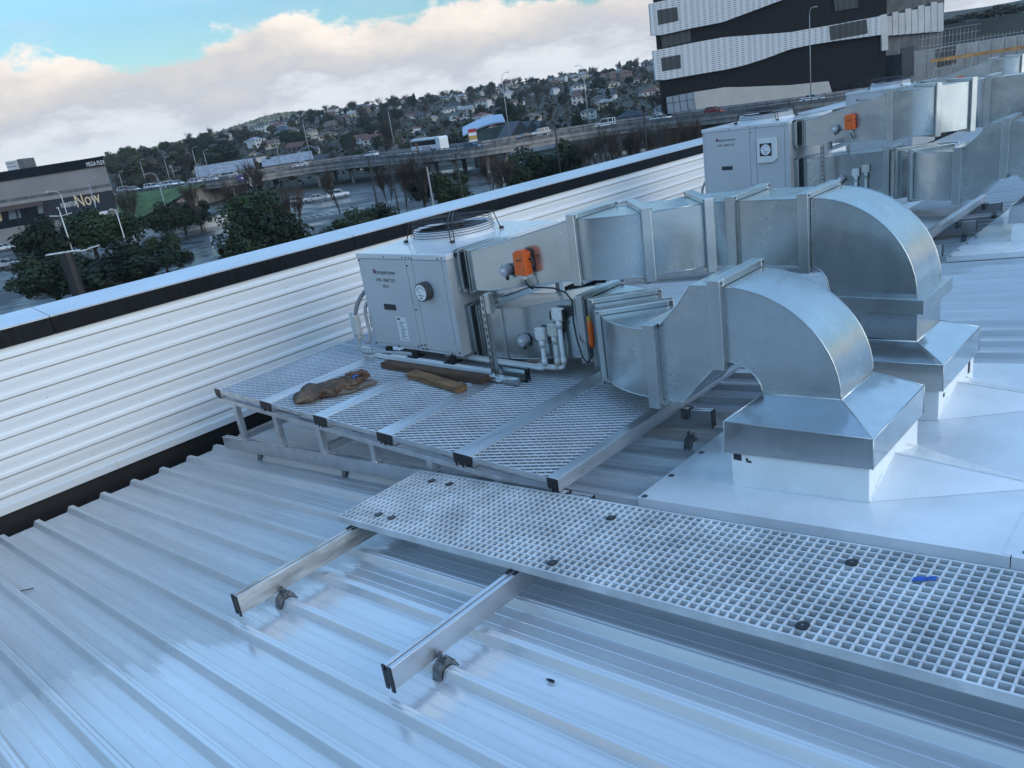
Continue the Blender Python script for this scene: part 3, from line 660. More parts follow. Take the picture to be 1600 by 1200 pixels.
def flexconn(parent, x, y0, y1, z0, z1):
    mb = MB(); mb.box(x, x+.055, y0, y1, z0, z1)
    for a in (x-.004, x+.052): 
        mb.box(a, a+.012, y0-.024, y0, z0-.02, z1+.02); mb.box(a, a+.012, y0, y1, z1, z1+.024)
    s = mb.build('spigot', M['galvanised_flange'], parent, bevel=.002)
    mb = MB(); mb.box(x+.055, x+.125, y0+.006, y1-.006, z0+.006, z1-.006); mb.build('flexible_connector', M['flex_fabric'], parent)
    mb = MB(); mb.box(x+.125, x+.165, y0-.002, y1, z0-.004, z1+.004); mb.box(x+.130, x+.136, y0-.028, y1, z0-.025, z1+.028); mb.box(x+.150, x+.156, y0-.022, y1, z0-.02, z1+.022)
    mb.build('connector_collar', M['galvanised_flange'], parent, bevel=.002)
def sensor(parent, x, y, z):
    mb = MB(); mb.cyl((x, y-.052, z), .040, .05, (0,1,0), 20); mb.cyl((x, y-.060, z), .034, .01, (0,1,0), 20); o = mb.build('smoke_sensor', M['sensor_grey'], parent, auto=40)
    mb = MB(); mb.box(x-.018, x+.018, y-.0612, y-.0602, z-.004, z+.018); mb.build('sensor_label', M['print_white'], o)
    mb = MB(); mb.cyl((x+.006, y-.03, z-.036), .012, -.028, (0,0,1), 10); mb.cyl((x+.046, y-.025, z-.02), .009, .014, (1,0,-.3), 8); mb.cyl((x-.045, y-.02, z+.028), .008, .02, (1,0,-.6), 8); mb.build('sensor_gland', M['black_plastic'], o)
def conduit_box(parent, x, y, z, w=.075, h=.085, drop=None, run=None, beige=False):
    mm = M['pvc_beige'] if beige else M['pvc_white']
    mb = MB(); mb.box(x-w/2, x+w/2, y-.048, y-.002, z-h/2, z+h/2); o = mb.build('junction_box', mm, parent, bevel=.006)
    mb = MB()
    for a, b in ((-1,1),(1,1),(1,-1),(-1,-1)): mb.cyl((x+a*w*.38, y-.0495, z+b*h*.38), .004, .002, (0,1,0), 6)
    mb.build('box_screws', M['print_black'], o)
    if drop:
        pts = [(x+.005, y-.03, z-h/2), (x+.005, y-.03, drop+.05), (x+.002, y-.032, drop+.02), (x-.012, y-.034, drop+.004), (x-.045, y-.034, drop)]
        if run: pts.append((run, y-.034, drop))
        mb = MB(); mb.tube(pts, .016, 10); mb.cyl((x+.005, y-.03, z-h/2), .022, -.05, (0,0,1), 10); mb.cyl((x+.005, y-.03, drop+.075), .021, -.045, (0,0,1), 10); mb.build('conduit', mm, parent, smooth=True)
def actuator(parent, x, y, z):
    mb = MB(); mb.box(x-.052, x+.052, y-.075, y-.004, z-.075, z+.080); mb.box(x-.036, x+.036, y-.070, y-.01, z+.080, z+.092); o = mb.build('damper_actuator', M['orange_plastic'], parent, bevel=.014)
    mb = MB(); mb.box(x-.022, x-.004, y-.0765, y-.0755, z+.022, z+.032); mb.box(x+.004, x+.022, y-.0765, y-.0755, z+.024, z+.036); mb.build('actuator_print', M['print_black'], o)
    mb = MB(); mb.cyl((x+.005, y-.04, z-.074), .013, -.03, (0,0,1), 10); mb.build('actuator_gland', M['pvc_white'], o)
    mb = MB(); mb.tube([(x+.005, y-.04, z-.10), (x+.01, y-.045, z-.13), (x+.025, y-.03, z-.16), (x+.035, y-.01, z-.18)], .006, 6); mb.cyl((x+.052, y-.03, z+.03), .006, .02, (1,0,0), 6); mb.build('actuator_cable', M['black_plastic'], o)
    mb = MB(); mb.tube([(x+.055+.022*math.sin(a), y-.02, z+.01+.034*math.cos(a)) for a in [math.pi*k/8 for k in range(9)]], .0035, 6); mb.build('actuator_bracket', M['clamp_steel'], o)
W = .41
def quarter(x0, y, ztop, zbot, rox, roz, rix, riz, w=W, n=14):
    rings = []
    for i in range(n+1):
        a = math.pi/2*i/n
        ox, oz = x0 + rox*math.sin(a), ztop - roz*(1-math.cos(a)); ix, iz = x0 + rix*math.sin(a), zbot - riz*(1-math.cos(a))
        rings.append([(ix, y, iz), (ix, y+w, iz), (ox, y+w, oz), (ox, y, oz)])
    return rings
def hood(parent, neck, y0):
    # neck: ring (front-in, back-in, back-out, front-out); pyramid then skirt over the curb
    x0, x1, y1 = -1.834, -1.120, y0+.69
    P = lambda x, y, h: (x, y, roofz(x, h))
    a = [P(x0,y0,.375), P(x0,y1,.375), P(x1,y1,.342), P(x1,y0,.342)]; b = [P(x0,y0,.206), P(x0,y1,.206), P(x1,y1,.195), P(x1,y0,.195)]
    mb = MB(); mb.loft([neck, a, b], False); h = mb.build('hood', M['galvanised_hood'], parent)
    e = MB(); 
    for i in range(4): e.tube([neck[i], a[i], b[i]], .0034, 5); e.tube([a[i], a[(i+1) % 4]], .003, 5); e.tube([neck[i], neck[(i+1) % 4]], .006, 5)
    e.build('hood_seam', M['galvanised_flange'], h, smooth=True)
def upper_duct(dy, dx, z_sp, z_r, label, curbed=True, cable=True):
    # z_sp: (bottom, top) at the unit; z_r: (bottom, top) along the run
    D = thing('supply_duct', (-2.9+dx, 4.3+dy, z_r[0]), label, 'duct', 'galvanised ducts of the air conditioners')
    b, t = z_r; X = lambda v: v + dx; Y = lambda v: v + dy
    flexconn(D, X(-4.28), Y(3.875), Y(4.30), z_sp[0]+.01, z_sp[1]-.01)
    seg([rect(X(-4.115), Y(3.872), 0, .42, *z_sp), rect(X(-3.98), Y(3.874), 0, .42, z_sp[0]+.006, z_sp[1]+.02), rect(X(-3.17), Y(3.90), 0, W, b, t)], D)
    flange(D, X(-3.17), Y(3.90), 0, W, b, t)
    rg = bend(X(-3.14), Y(3.90), 0, R(45), W, b, t, .56); seg(rg, D); q = rg[-1][0]
    flange(D, q[0], q[1], R(45), W, b, t)
    d = (Y(4.335)-q[1]); p2 = (q[0]+d, q[1]+d)
    seg([rect(q[0], q[1], R(45), W, b, t), rect(p2[0], p2[1], R(45), W, b, t)], D)
    flange(D, p2[0], p2[1], R(45), W, b, t)
    rg = bend(p2[0], p2[1], R(45), 0, W, b, t, .15); seg(rg, D); q = rg[-1][0]
    flange(D, q[0]+.03, q[1], 0, W, b, t)
    seg([rect(q[0], q[1], 0, W, b, t), rect(X(-1.895), Y(4.385), 0, W, b, t)], D)
    flange(D, X(-1.895), Y(4.385), 0, W, b, t)
    zc = -1.262; rg = quarter(X(-1.865), Y(4.39), t, b, .565, t-zc, .10, b-zc); seg(rg, D, 'duct_elbow')
    e = rg[-1]
    if curbed:
        # collar, neck and hood
        mb = MB(); x0, x1 = e[0][0]-.05, e[2][0]+.05; mb.box(x0, x1, Y(4.34), Y(4.39)+W+.05, zc-.075, zc+.004); c = mb.build('neck_collar', M['galvanised_flange'], D, bevel=.003)
        mb = MB(); mb.box(e[0][0]-.002, e[2][0]+.004, Y(4.388), Y(4.392)+W, zc-.24, zc-.075); mb.build('duct_neck', M['galvanised'], D)
        hood(D, [(e[0][0]-.002, Y(4.388), roofz(e[0][0], .455)), (e[0][0]-.002, Y(4.392)+W, roofz(e[0][0], .455)), (e[2][0]+.004, Y(4.392)+W, roofz(e[2][0], .425)), (e[2][0]+.004, Y(4.388), roofz(e[2][0], .425))], Y(4.245))
    zm = (z_sp[0]+z_sp[1])/2
    sensor(D, X(-3.76), Y(3.873), zm+.02); actuator(D, X(-3.585), Y(3.872), zm+.075)
    return D
def lower_duct(dy, dx, z_sp, z_m, z_r, z_h, label, curbed=True):
    D = thing('return_duct', (-2.9+dx, 3.8+dy, z_r[0]), label, 'duct', 'galvanised ducts of the air conditioners')
    X = lambda v: v + dx; Y = lambda v: v + dy
    flexconn(D, X(-4.28), Y(3.90), Y(4.30), z_sp[0]+.01, z_sp[1]-.01)
    seg([rect(X(-4.115), Y(3.885), 0, .42, *z_sp), rect(X(-3.93), Y(3.888), 0, .42, *z_sp)], D)
    fb = [rect(X(-3.93), Y(3.888), 0, .42, *z_sp)]
    for i in range(1, 9):
        s_ = i/8; s2_ = s_*s_*(3-2*s_); fb.append(rect(X(-3.93 + .69*s_), Y(3.888 + .057*s_*s_), 0, .42-.01*s_, z_sp[0]+(z_m[0]-z_sp[0])*s2_, z_sp[1]+(z_m[1]-z_sp[1])*s2_))
    seg(fb, D)
    mb = MB(); mb.box(X(-3.925), X(-3.90), Y(3.880), Y(3.888), z_sp[0]-.004, z_sp[1]+.004); mb.build('stiffener', M['galvanised_flange'], D)
    flange(D, X(-3.215), Y(3.945), 0, W, *z_m)
    b, t = z_r
    rg = bend(X(-3.18), Y(3.945), 0, R(-45), W, b, t, .115); seg(rg, D); q = rg[-1][0]
    flange(D, q[0]+.015, q[1]-.015, R(-45), W, b, t)
    p2 = (X(-2.865), q[1] - (X(-2.865)-q[0]))
    seg([rect(q[0], q[1], R(-45), W, b, t), rect(p2[0], p2[1], R(-45), W, b, t)], D)
    flange(D, p2[0], p2[1], R(-45), W, b, t)
    Rf = (p2[1]-Y(3.485))/(1-math.cos(R(45)))
    rg = bend(p2[0], p2[1], R(-45), 0, W, b, t, Rf, 14); seg(rg, D); q = rg[-1][0]
    flange(D, q[0]+.03, q[1], 0, W, b, t, .075, .045)
    x2 = q[0]+.05; hb, ht = z_h
    seg([rect(x2, q[1], 0, W, b, t), rect(X(-2.27), q[1], 0, W, b, t+.30*(ht-t)), rect(X(-2.20), q[1]-.006, 0, W, b+.005, t+.55*(ht-t)), rect(X(-2.105), Y(3.468), 0, W, b+.42*(hb-b), ht), rect(X(-1.95), Y(3.46), 0, W, hb, ht)], D, 'transition')
    mb = MB(); mb.cyl((x2+.016, q[1]+.0, t+.028), .015, .42, (.10, 1, 0), 12); mb.cyl((x2+.016, q[1]-.001, t+.028), .010, .01, (0,1,0), 10, 1); mb.build('drain_tube', [M['galvanised_flange'], M['print_black']], D, auto=40)
    flange(D, X(-1.95), Y(3.46), 0, W, hb, ht, .070, .040)
    zc = -1.505; rg = quarter(X(-1.915), Y(3.457), ht, hb, .575, ht-zc-.005, .185, hb-zc+.02); seg(rg, D, 'duct_elbow')
    if curbed: hood(D, rg[-1], Y(3.241))
    zm = (z_sp[0]+z_sp[1])/2; zl = -1.745
    sensor(D, X(-3.70), Y(3.885), zm-.02)
    conduit_box(D, X(-3.535), Y(3.888), zm+.04, .080, .088, zl if dy == 0 else -1.72, X(-4.55))
    conduit_box(D, X(-3.425), Y(3.896), zm+.075, .080, .088, zl+.012 if dy == 0 else -1.71, X(-4.50), True)
    if dy == 0:
        conduit_box(D, X(-3.375), Y(3.905), zm+.185, .085, .085, zl+.02, X(-3.6))
        mb = MB(); mb.box(X(-3.44), X(-3.415), Y(3.87), Y(3.90), zm+.145, zm+.205); mb.box(X(-3.333), X(-3.315), Y(3.87), Y(3.90), zm+.15, zm+.22); mb.build('box_clip', M['black_plastic'], D)
        # slim orange probe with its cable on the short bend
        px_, py_, pz = X(-3.075), Y(3.832), t-.10
        mb = MB(); mb.tube([(px_, py_, pz-.175), (px_, py_, pz-.15), (px_, py_, pz-.02), (px_, py_, pz)], [.014, .020, .020, .015], 10); pb = mb.build('temperature_probe', M['orange_plastic'], D, smooth=True)
        mb = MB(); mb.tube([(px_-.003, py_, pz), (px_-.006, py_, pz+.03)], .013, 8); mb.build('probe_collar', mat('yellow_plastic', (.6,.40,.06), .4), pb)
        mb = MB(); mb.tube([(px_+.016, py_+.005, pz+.005), (px_+.018, py_+.004, pz+.05), (px_+.005, py_, pz+.055)], .004, 6); mb.build('probe_clip', M['clamp_steel'], pb)
        mb = MB(); mb.tube([(px_, py_, pz-.175), (px_, py_-.01, pz-.225), (px_-.04, py_-.02, pz-.285), (px_-.10, py_+.01, pz-.26), (px_-.17, py_+.06, pz-.17), (px_-.20, py_+.08, pz-.05), (px_-.20, py_+.09, pz+.10), (px_-.22, py_+.06, pz+.16), (px_-.32, py_+.06, pz+.185), (px_-.50, py_+.04, pz+.19)], .006, 7); mb.build('probe_cable', M['black_plastic'], pb, smooth=True)
    return D
d1 = upper_duct(0, 0, (-1.215, -.925), (-1.105, -.718), 'galvanised supply duct bending behind the nearest elbow, with orange actuator, on taller hooded neck')
d2 = lower_duct(0, 0, (-1.715, -1.345), (-1.655, -1.255), (-1.655, -1.255), (-1.375, -.985), 'nearest galvanised return duct with white conduit boxes, dropping through the front elbow')
d3 = upper_duct(5.72, 0, (-.95, -.655), (-.945, -.452), 'second supply duct from the taller unit, with its own orange actuator and wide bends')
d4 = lower_duct(5.72, 0, (-1.56, -1.10), (-1.575, -1.085), (-1.575, -1.085), (-1.33, -.83), 'second return duct rising beside the mesh platform at the right edge')
def shift(o, v, label): c = copy_tree(o); c.location = Vector(o.location) + Vector(v); tag(c, label); return c
shift(u2, (-.42, 5.9, -.012), 'third and farthest air conditioner, its pale top just showing above the second duct')
shift(d3, (-.42, 5.9, .03), 'farthest supply duct run, its pale top just visible at the right edge')
shift(plat2, (-.42, 5.9, 0), 'farthest mesh platform under the third unit, hidden behind the second ducts')
# slotted strut frames holding the ducts
def strut_frame(dy, ztop, label):
    T = thing('strut_support', (-3.83, 3.66+dy, -1.79), label, 'strut frame', 'slotted strut frames under the ducts')
    y = 3.645+dy
    mb = MB(); mb.box(-3.855, -3.815, y, y+.004, -1.752, ztop); mb.box(-3.855, -3.851, y, y+.042, -1.752, ztop); mb.box(-3.819, -3.815, y, y+.042, -1.752, ztop); up = mb.build('upright', M['galvanised_flange'], T)
    mb = MB(); z = -1.73
    while z < ztop-.03: mb.box(-3.841, -3.829, y-.0012, y-.0002, z, z+.024); z += .050
    mb.build('slots', M['print_black'], up)
    mb = MB(); mb.box(-3.872, -3.60, y-.022, y+.020, -1.793, -1.752); ft = mb.build('foot', M['galvanised_hood'], T, bevel=.003)
    mb = MB(); mb.box(-3.86, -3.83, y-.018, y+.016, -1.799, -1.793); mb.box(-3.64, -3.61, y-.018, y+.016, -1.799, -1.793); mb.build('rubber_pad', M['black_rubber'], ft)
    mb = MB(); mb.box(-3.80, -3.585, y+.062, y+.066, -1.790, -1.710); mb.box(-3.80, -3.585, y+.098, y+.102, -1.790, -1.710); mb.box(-3.80, -3.585, y+.062, y+.102, -1.790, -1.786); ch = mb.build('foot_channel', M['galvanised'], T)
    mb = MB(); mb.box(-3.588, -3.583, y+.058, y+.072, -1.797, -1.706); mb.box(-3.588, -3.583, y+.092, y+.106, -1.797, -1.706); mb.build('channel_end_cap', M['black_plastic'], ch)
    mb = MB(); mb.box(-3.812, -3.772, y+.01, y+.75, ztop-.085, ztop-.045); mb.box(-3.815, -3.769, y+.002, y+.05, ztop-.12, ztop+.02); arm = mb.build('cross_arm', M['galvanised_flange'], T, bevel=.002)
    mb = MB(); mb.box(-3.765, -3.735, y+.05, y+.056, ztop-.06, ztop+.03); mb.cyl((-3.75, y+.046, ztop), .008, .006, (0,1,0), 6); mb.build('angle_bracket', M['clamp_steel'], arm)
    mb = MB(); mb.box(-3.855, -3.815, y+.80, y+.842, -1.793, ztop); mb.build('upright', M['galvanised_flange'], T)
strut_frame(0, -1.185, 'slotted galvanised strut frame on a foot beside the longer dark timber')
strut_frame(5.72, -.93, 'slotted strut frame beside the taller second air conditioner')
# ================================================================== background: ground, motorway, buildings, hill
def hv(v): return Vector((v.x, v.y, 0)).normalized()
def gdir(px): return hv(ray(px, hor(px)))
def gpt(px, d, z=GZ): v = gdir(px)*d; return Vector((v.x, v.y, z))
def pz(px, py, d):                      # height seen at a pixel, d metres away (horizontal)
    r = ray(px, py); return r.z/math.hypot(r.x, r.y)*d
# --- ground sheet
mb = MB(); n = 48
mb.add([(2500*math.cos(2*math.pi*k/n), 2500*math.sin(2*math.pi*k/n), GZ-.05) for k in range(n)], [tuple(range(n))])
tag(mb.build('ground', M['hill_soil']), kind='structure')
def ground_poly(name, pts, m, h):
    mb = MB(); mb.add([(p.x, p.y, GZ+h) for p in pts], [tuple(range(len(pts)))]); return tag(mb.build(name, m), kind='structure')
car_park_mat = bpy.data.materials.new('car_park_asphalt'); car_park_mat.use_nodes = True; n = NT(car_park_mat)
f = n.noise(n.coords((1, 1, 1)), .045, 6, .65); f2 = n.noise(n.coords(), .6, 5)
pud = n.ramp(f, [(.47, 0), (.58, 1)])
n.link(n.mix(pud, (.034, .034, .035), (.022, .023, .025)), n.b.inputs['Base Color'])
n.link(n.mix(pud, (.70, .70, .70), (.20, .20, .20)), n.b.inputs['Roughness'])
n.b.inputs['Specular IOR Level'].default_value = .5
ground_poly('car_park', [gpt(-500, 60), gpt(-500, 260), gpt(100, 230), gpt(330, 215), gpt(700, 210), gpt(1100, 180), gpt(1900, 170), gpt(2100, 20), gpt(800, 12), gpt(-200, 20)], car_park_mat, .0)
# parking bay lines
mb = MB()
for (pa, pb, nn) in (((215, 352), (300, 336), 12), ((430, 352), (520, 335), 9), ((205, 408), (262, 397), 7), ((0, 400), (60, 386), 6)):
    a, b = at(*pa, GZ+.01), at(*pb, GZ+.01)
    for k in range(nn):
        p = a + (b-a)*(k/(nn-1)); d = (b-a).normalized(); q = Vector((-d.y, d.x, 0))*5
        mb.bar(p, p+q, .12, .004)
    mb.bar(a, b, .12, .004)
tag(mb.build('parking_lines', M['road_line']), kind='structure')
# --- hill
ridge = [(-900, 8), (0, 7), (170, 4), (230, 6), (300, 12), (360, 14), (440, 22), (520, 24), (600, 25), (680, 25), (760, 24), (840, 26), (920, 24), (980, 26), (1040, 28), (1200, 30), (1600, 34), (2300, 30)]
def interp(t, x):
    for (a, u), (b, v) in zip(t, t[1:]):
        if a <= x <= b: return u + (v-u)*(x-a)/(b-a)
    return t[0][1] if x < t[0][0] else t[-1][1]
DR = [(-900, 520), (300, 520), (440, 640), (700, 760), (2300, 760)]
def hill_z(px, d):
    dr = interp(DR, px); zr = interp(ridge, px)/F*dr*.985
    d0 = 235.0; b0 = -12.9
    t = min(1, max(0, (d-d0)/(dr-d0))); s_ = t*t*(3-2*t)*.55 + t*.45
    z = b0 + (zr-b0)*s_
    if d > dr: z = zr - (d-dr)*.03
    return z + 1.2*math.sin(px*.021+d*.013)*t
pxs = list(range(-900, 2301, 40)); ds = [225, 260, 300, 340, 390, 440, 500, 560, 620, 680, 740, 800, 900, 1050]
mb = MB(); vs = [(*(gdir(p)*d).xy, hill_z(p, d)) for d in ds for p in pxs]; w = len(pxs)
mb.add(vs, [(j*w+i, j*w+i+1, (j+1)*w+i+1, (j+1)*w+i) for j in range(len(ds)-1) for i in range(w-1)])
tag(mb.build('hillside', M['hill_soil'], smooth=True), kind='structure')
far = [(-700, 6), (100, 6), (170, 12), (230, 13), (300, 18), (350, 22), (400, 30), (440, 35), (480, 33), (530, 29), (700, 20), (1100, 10), (2200, 5)]
mb = MB(); ps = list(range(-700, 2201, 12)); rows = []
random.seed(4)
for j, (d, f) in enumerate(((1250, -.35), (1400, .35), (1560, .75), (1750, 1.0), (1900, .98), (2200, .3))):
    rows.append([(*(gdir(p)*d).xy, max(-13, interp(far, p)/F*1750*f + (random.uniform(-2.5, 2.5) if .3 < f else 0))) for p in ps])
w = len(ps); mb.add([v for r_ in rows for v in r_], [(j*w+i, j*w+i+1, (j+1)*w+i+1, (j+1)*w+i) for j in range(5) for i in range(w-1)])
m = mat('far_hill', (.15, .15, .095), .95, 0, .5, .028, det=6); tag(mb.build('far_hills', m), kind='structure')
# ------------------------------------------------------------------ trees
def crown_mesh(name, seed, rx, rz, cz, nl, leaf, m, nclump=26, cone=False, hollow=.55):
    rnd = random.Random(seed); mb = MB(); cl = []
    for k in range(nclump):
        while True:
            v = Vector((rnd.uniform(-1,1), rnd.uniform(-1,1), rnd.uniform(-1,1)))
            if .25 < v.length < 1: break
        if cone: f = 1-.5*(v.z+1)*.85; v.x *= f; v.y *= f
        cl.append((Vector((v.x*rx*.80, v.y*rx*.80, cz + v.z*rz*.80)), rnd.uniform(.22, .46)*rx*(1 if not cone else .7)))
    for i in range(nl):
        c, r_ = cl[i % nclump]
        d = Vector((rnd.gauss(0,1), rnd.gauss(0,1), rnd.gauss(0,1)+.25)).normalized(); p = c + d*r_*rnd.uniform(hollow, 1.05)
        nrm = (d + Vector((rnd.uniform(-.7,.7), rnd.uniform(-.7,.7), rnd.uniform(-.4,.8)))).normalized()
        a = nrm.cross(Vector((rnd.uniform(-1,1), rnd.uniform(-1,1), rnd.uniform(-1,1)))).normalized(); b = nrm.cross(a); s_ = leaf*rnd.uniform(.6, 1.3)
        mb.add([p-a*s_*.5, p+b*s_*.32, p+a*s_*.5, p-b*s_*.32], [(0,1,2,3)])
    me_o = mb.build(name, m); me = me_o.data; bpy.data.objects.remove(me_o); return me
def trunk_mesh(name, seed, h, r0, m, limbs=5, rx=2.):
    rnd = random.Random(seed); mb = MB()
    mb.tube([(0,0,-.3), (.04*h*rnd.uniform(-1,1), 0, h*.35), (.03*h, .03*h*rnd.uniform(-1,1), h*.8)], [r0*1.2, r0*.8, r0*.4], 7)
    for k in range(limbs):
        a = 2*math.pi*k/limbs + rnd.uniform(0,1); z = h*rnd.uniform(.3,.6)
        mb.tube([(0,0,z), (rx*.35*math.cos(a), rx*.35*math.sin(a), z+h*.18), (rx*.65*math.cos(a), rx*.65*math.sin(a), z+h*.38)], [r0*.45, r0*.3, r0*.12], 5)
    o = mb.build(name, m); me = o.data; bpy.data.objects.remove(o); return me
def bare_mesh(name, seed, h, m, depth=5, spread=.55, upright=.5, r0=None):
    rnd = random.Random(seed); mt, mc = MB(), MB()
    def grow(p, d, L, r, k):
        q = p + d*L*.5 + Vector((rnd.uniform(-1,1), rnd.uniform(-1,1), 0))*L*.05; e = q + (d + Vector((rnd.uniform(-.2,.2), rnd.uniform(-.2,.2), .1))).normalized()*L*.5
        (mt if k == 0 else mc).tube([p, q, e], [r, r*.82, r*.62], 6 if k == 0 else (4 if k < 3 else 3), False)
        if k >= 2: tips.append((q, d)); tips.append((e, d))
        if k >= depth: return
        nb = 3 if k < 3 else rnd.choice((3, 4))
        for i in range(nb):
            a = rnd.uniform(0, 6.28); t = rnd.uniform(.35, 1) if i else 1
            nd = (d + Vector((math.cos(a), math.sin(a), 0))*spread*rnd.uniform(.6,1.3) + Vector((0,0,upright*.5))).normalized()
            grow(p + (e-p)*t, nd, L*rnd.uniform(.70,.92), max(r*.62, h*.0032), k+1)
    tips = []
    grow(Vector((0,0,-.2)), Vector((0,0,1)), h*.30, r0 or h*.024, 0)
    for (a, d) in list(tips):
        for k in range(1):
            e = (d + Vector((rnd.uniform(-.6,.6), rnd.uniform(-.6,.6), rnd.uniform(0,.6)))).normalized()*rnd.uniform(.06, .16)*h; s_ = e.cross(Vector((rnd.uniform(-1,1), rnd.uniform(-1,1), rnd.uniform(-1,1)))).normalized()*.017*h/8
            mc.add([a-s_, a+s_, a+e+s_*.4, a+e-s_*.4], [(0,1,2,3)])
    out = []
    for q, nm in ((mt, name+'_trunk'), (mc, name+'_crown')):
        o = q.build(nm, m); me = o.data; bpy.data.objects.remove(o); out.append(me)
    return out
TK = {}
TK['dark'] = [(crown_mesh('crown', s_, 2.6, 2.3, 3.2, 4300, .36, M['leaf_dark']), trunk_mesh('trunk', s_, 4.2, .16, M['bark_dark'])) for s_ in (1, 2, 3)]
TK['green'] = [(crown_mesh('crown', s_, 2.6, 2.2, 3.3, 4000, .34, M['leaf_green']), trunk_mesh('trunk', s_, 4.2, .15, M['bark_dark'])) for s_ in (4, 5)]
TK['olive'] = [(crown_mesh('crown', s_, 2.4, 2.6, 3.6, 1500, .42, M['leaf_olive'], 20), trunk_mesh('trunk', s_, 4.4, .15, M['bark_bare'])) for s_ in (6, 7)]
TK['cone'] = [(crown_mesh('crown', s_, 1.7, 3.4, 4.0, 1300, .42, M['leaf_dark'], 26, True), trunk_mesh('trunk', s_, 5.5, .15, M['bark_dark'], 0)) for s_ in (8, 9)]
TK['pale'] = [(crown_mesh('crown', s_, 2.6, 2.3, 3.2, 900, .5, M['leaf_sunlit'], 22), trunk_mesh('trunk', s_, 4.2, .15, M['bark_bare'])) for s_ in (10,)]
TK['bare'] = [tuple(reversed(bare_mesh('bare', s_, 8, M['twig_brown'], 5, .62, .5))) for s_ in (11, 12, 13)]
TK['whip'] = [tuple(reversed(bare_mesh('whip', s_, 8, M['twig_brown'], 5, .50, .9, .10))) for s_ in (14, 15)]
KH = dict(dark=5.7, green=5.7, olive=6.3, cone=7.5, pale=5.7, bare=7.6, whip=8.2)       # prototype heights
KW = dict(dark=5.4, green=5.4, olive=5.0, cone=3.4, pale=5.4, bare=7.5, whip=4.5)
def tree(kind, base, h, label, group, w=None, name=None):
    i = tree.n; tree.n += 1; cm, tm = TK[kind][i % len(TK[kind])]
    T = thing(name or {'cone': 'conifer_tree', 'bare': 'bare_tree', 'whip': 'bare_tree'}.get(kind, 'evergreen_tree'), base, label, 'tree', group)
    s_ = h/KH[kind]; sx = (w/KW[kind]) if w else s_
    T.scale = (sx, sx, s_); T.rotation_euler = (0, 0, random.uniform(0, 6.28))
    for nm, me in (('crown', cm), ('trunk', tm)):
        o = bpy.data.objects.new(nm, me); col.objects.link(o); o.parent = T
    return T
tree.n = 0
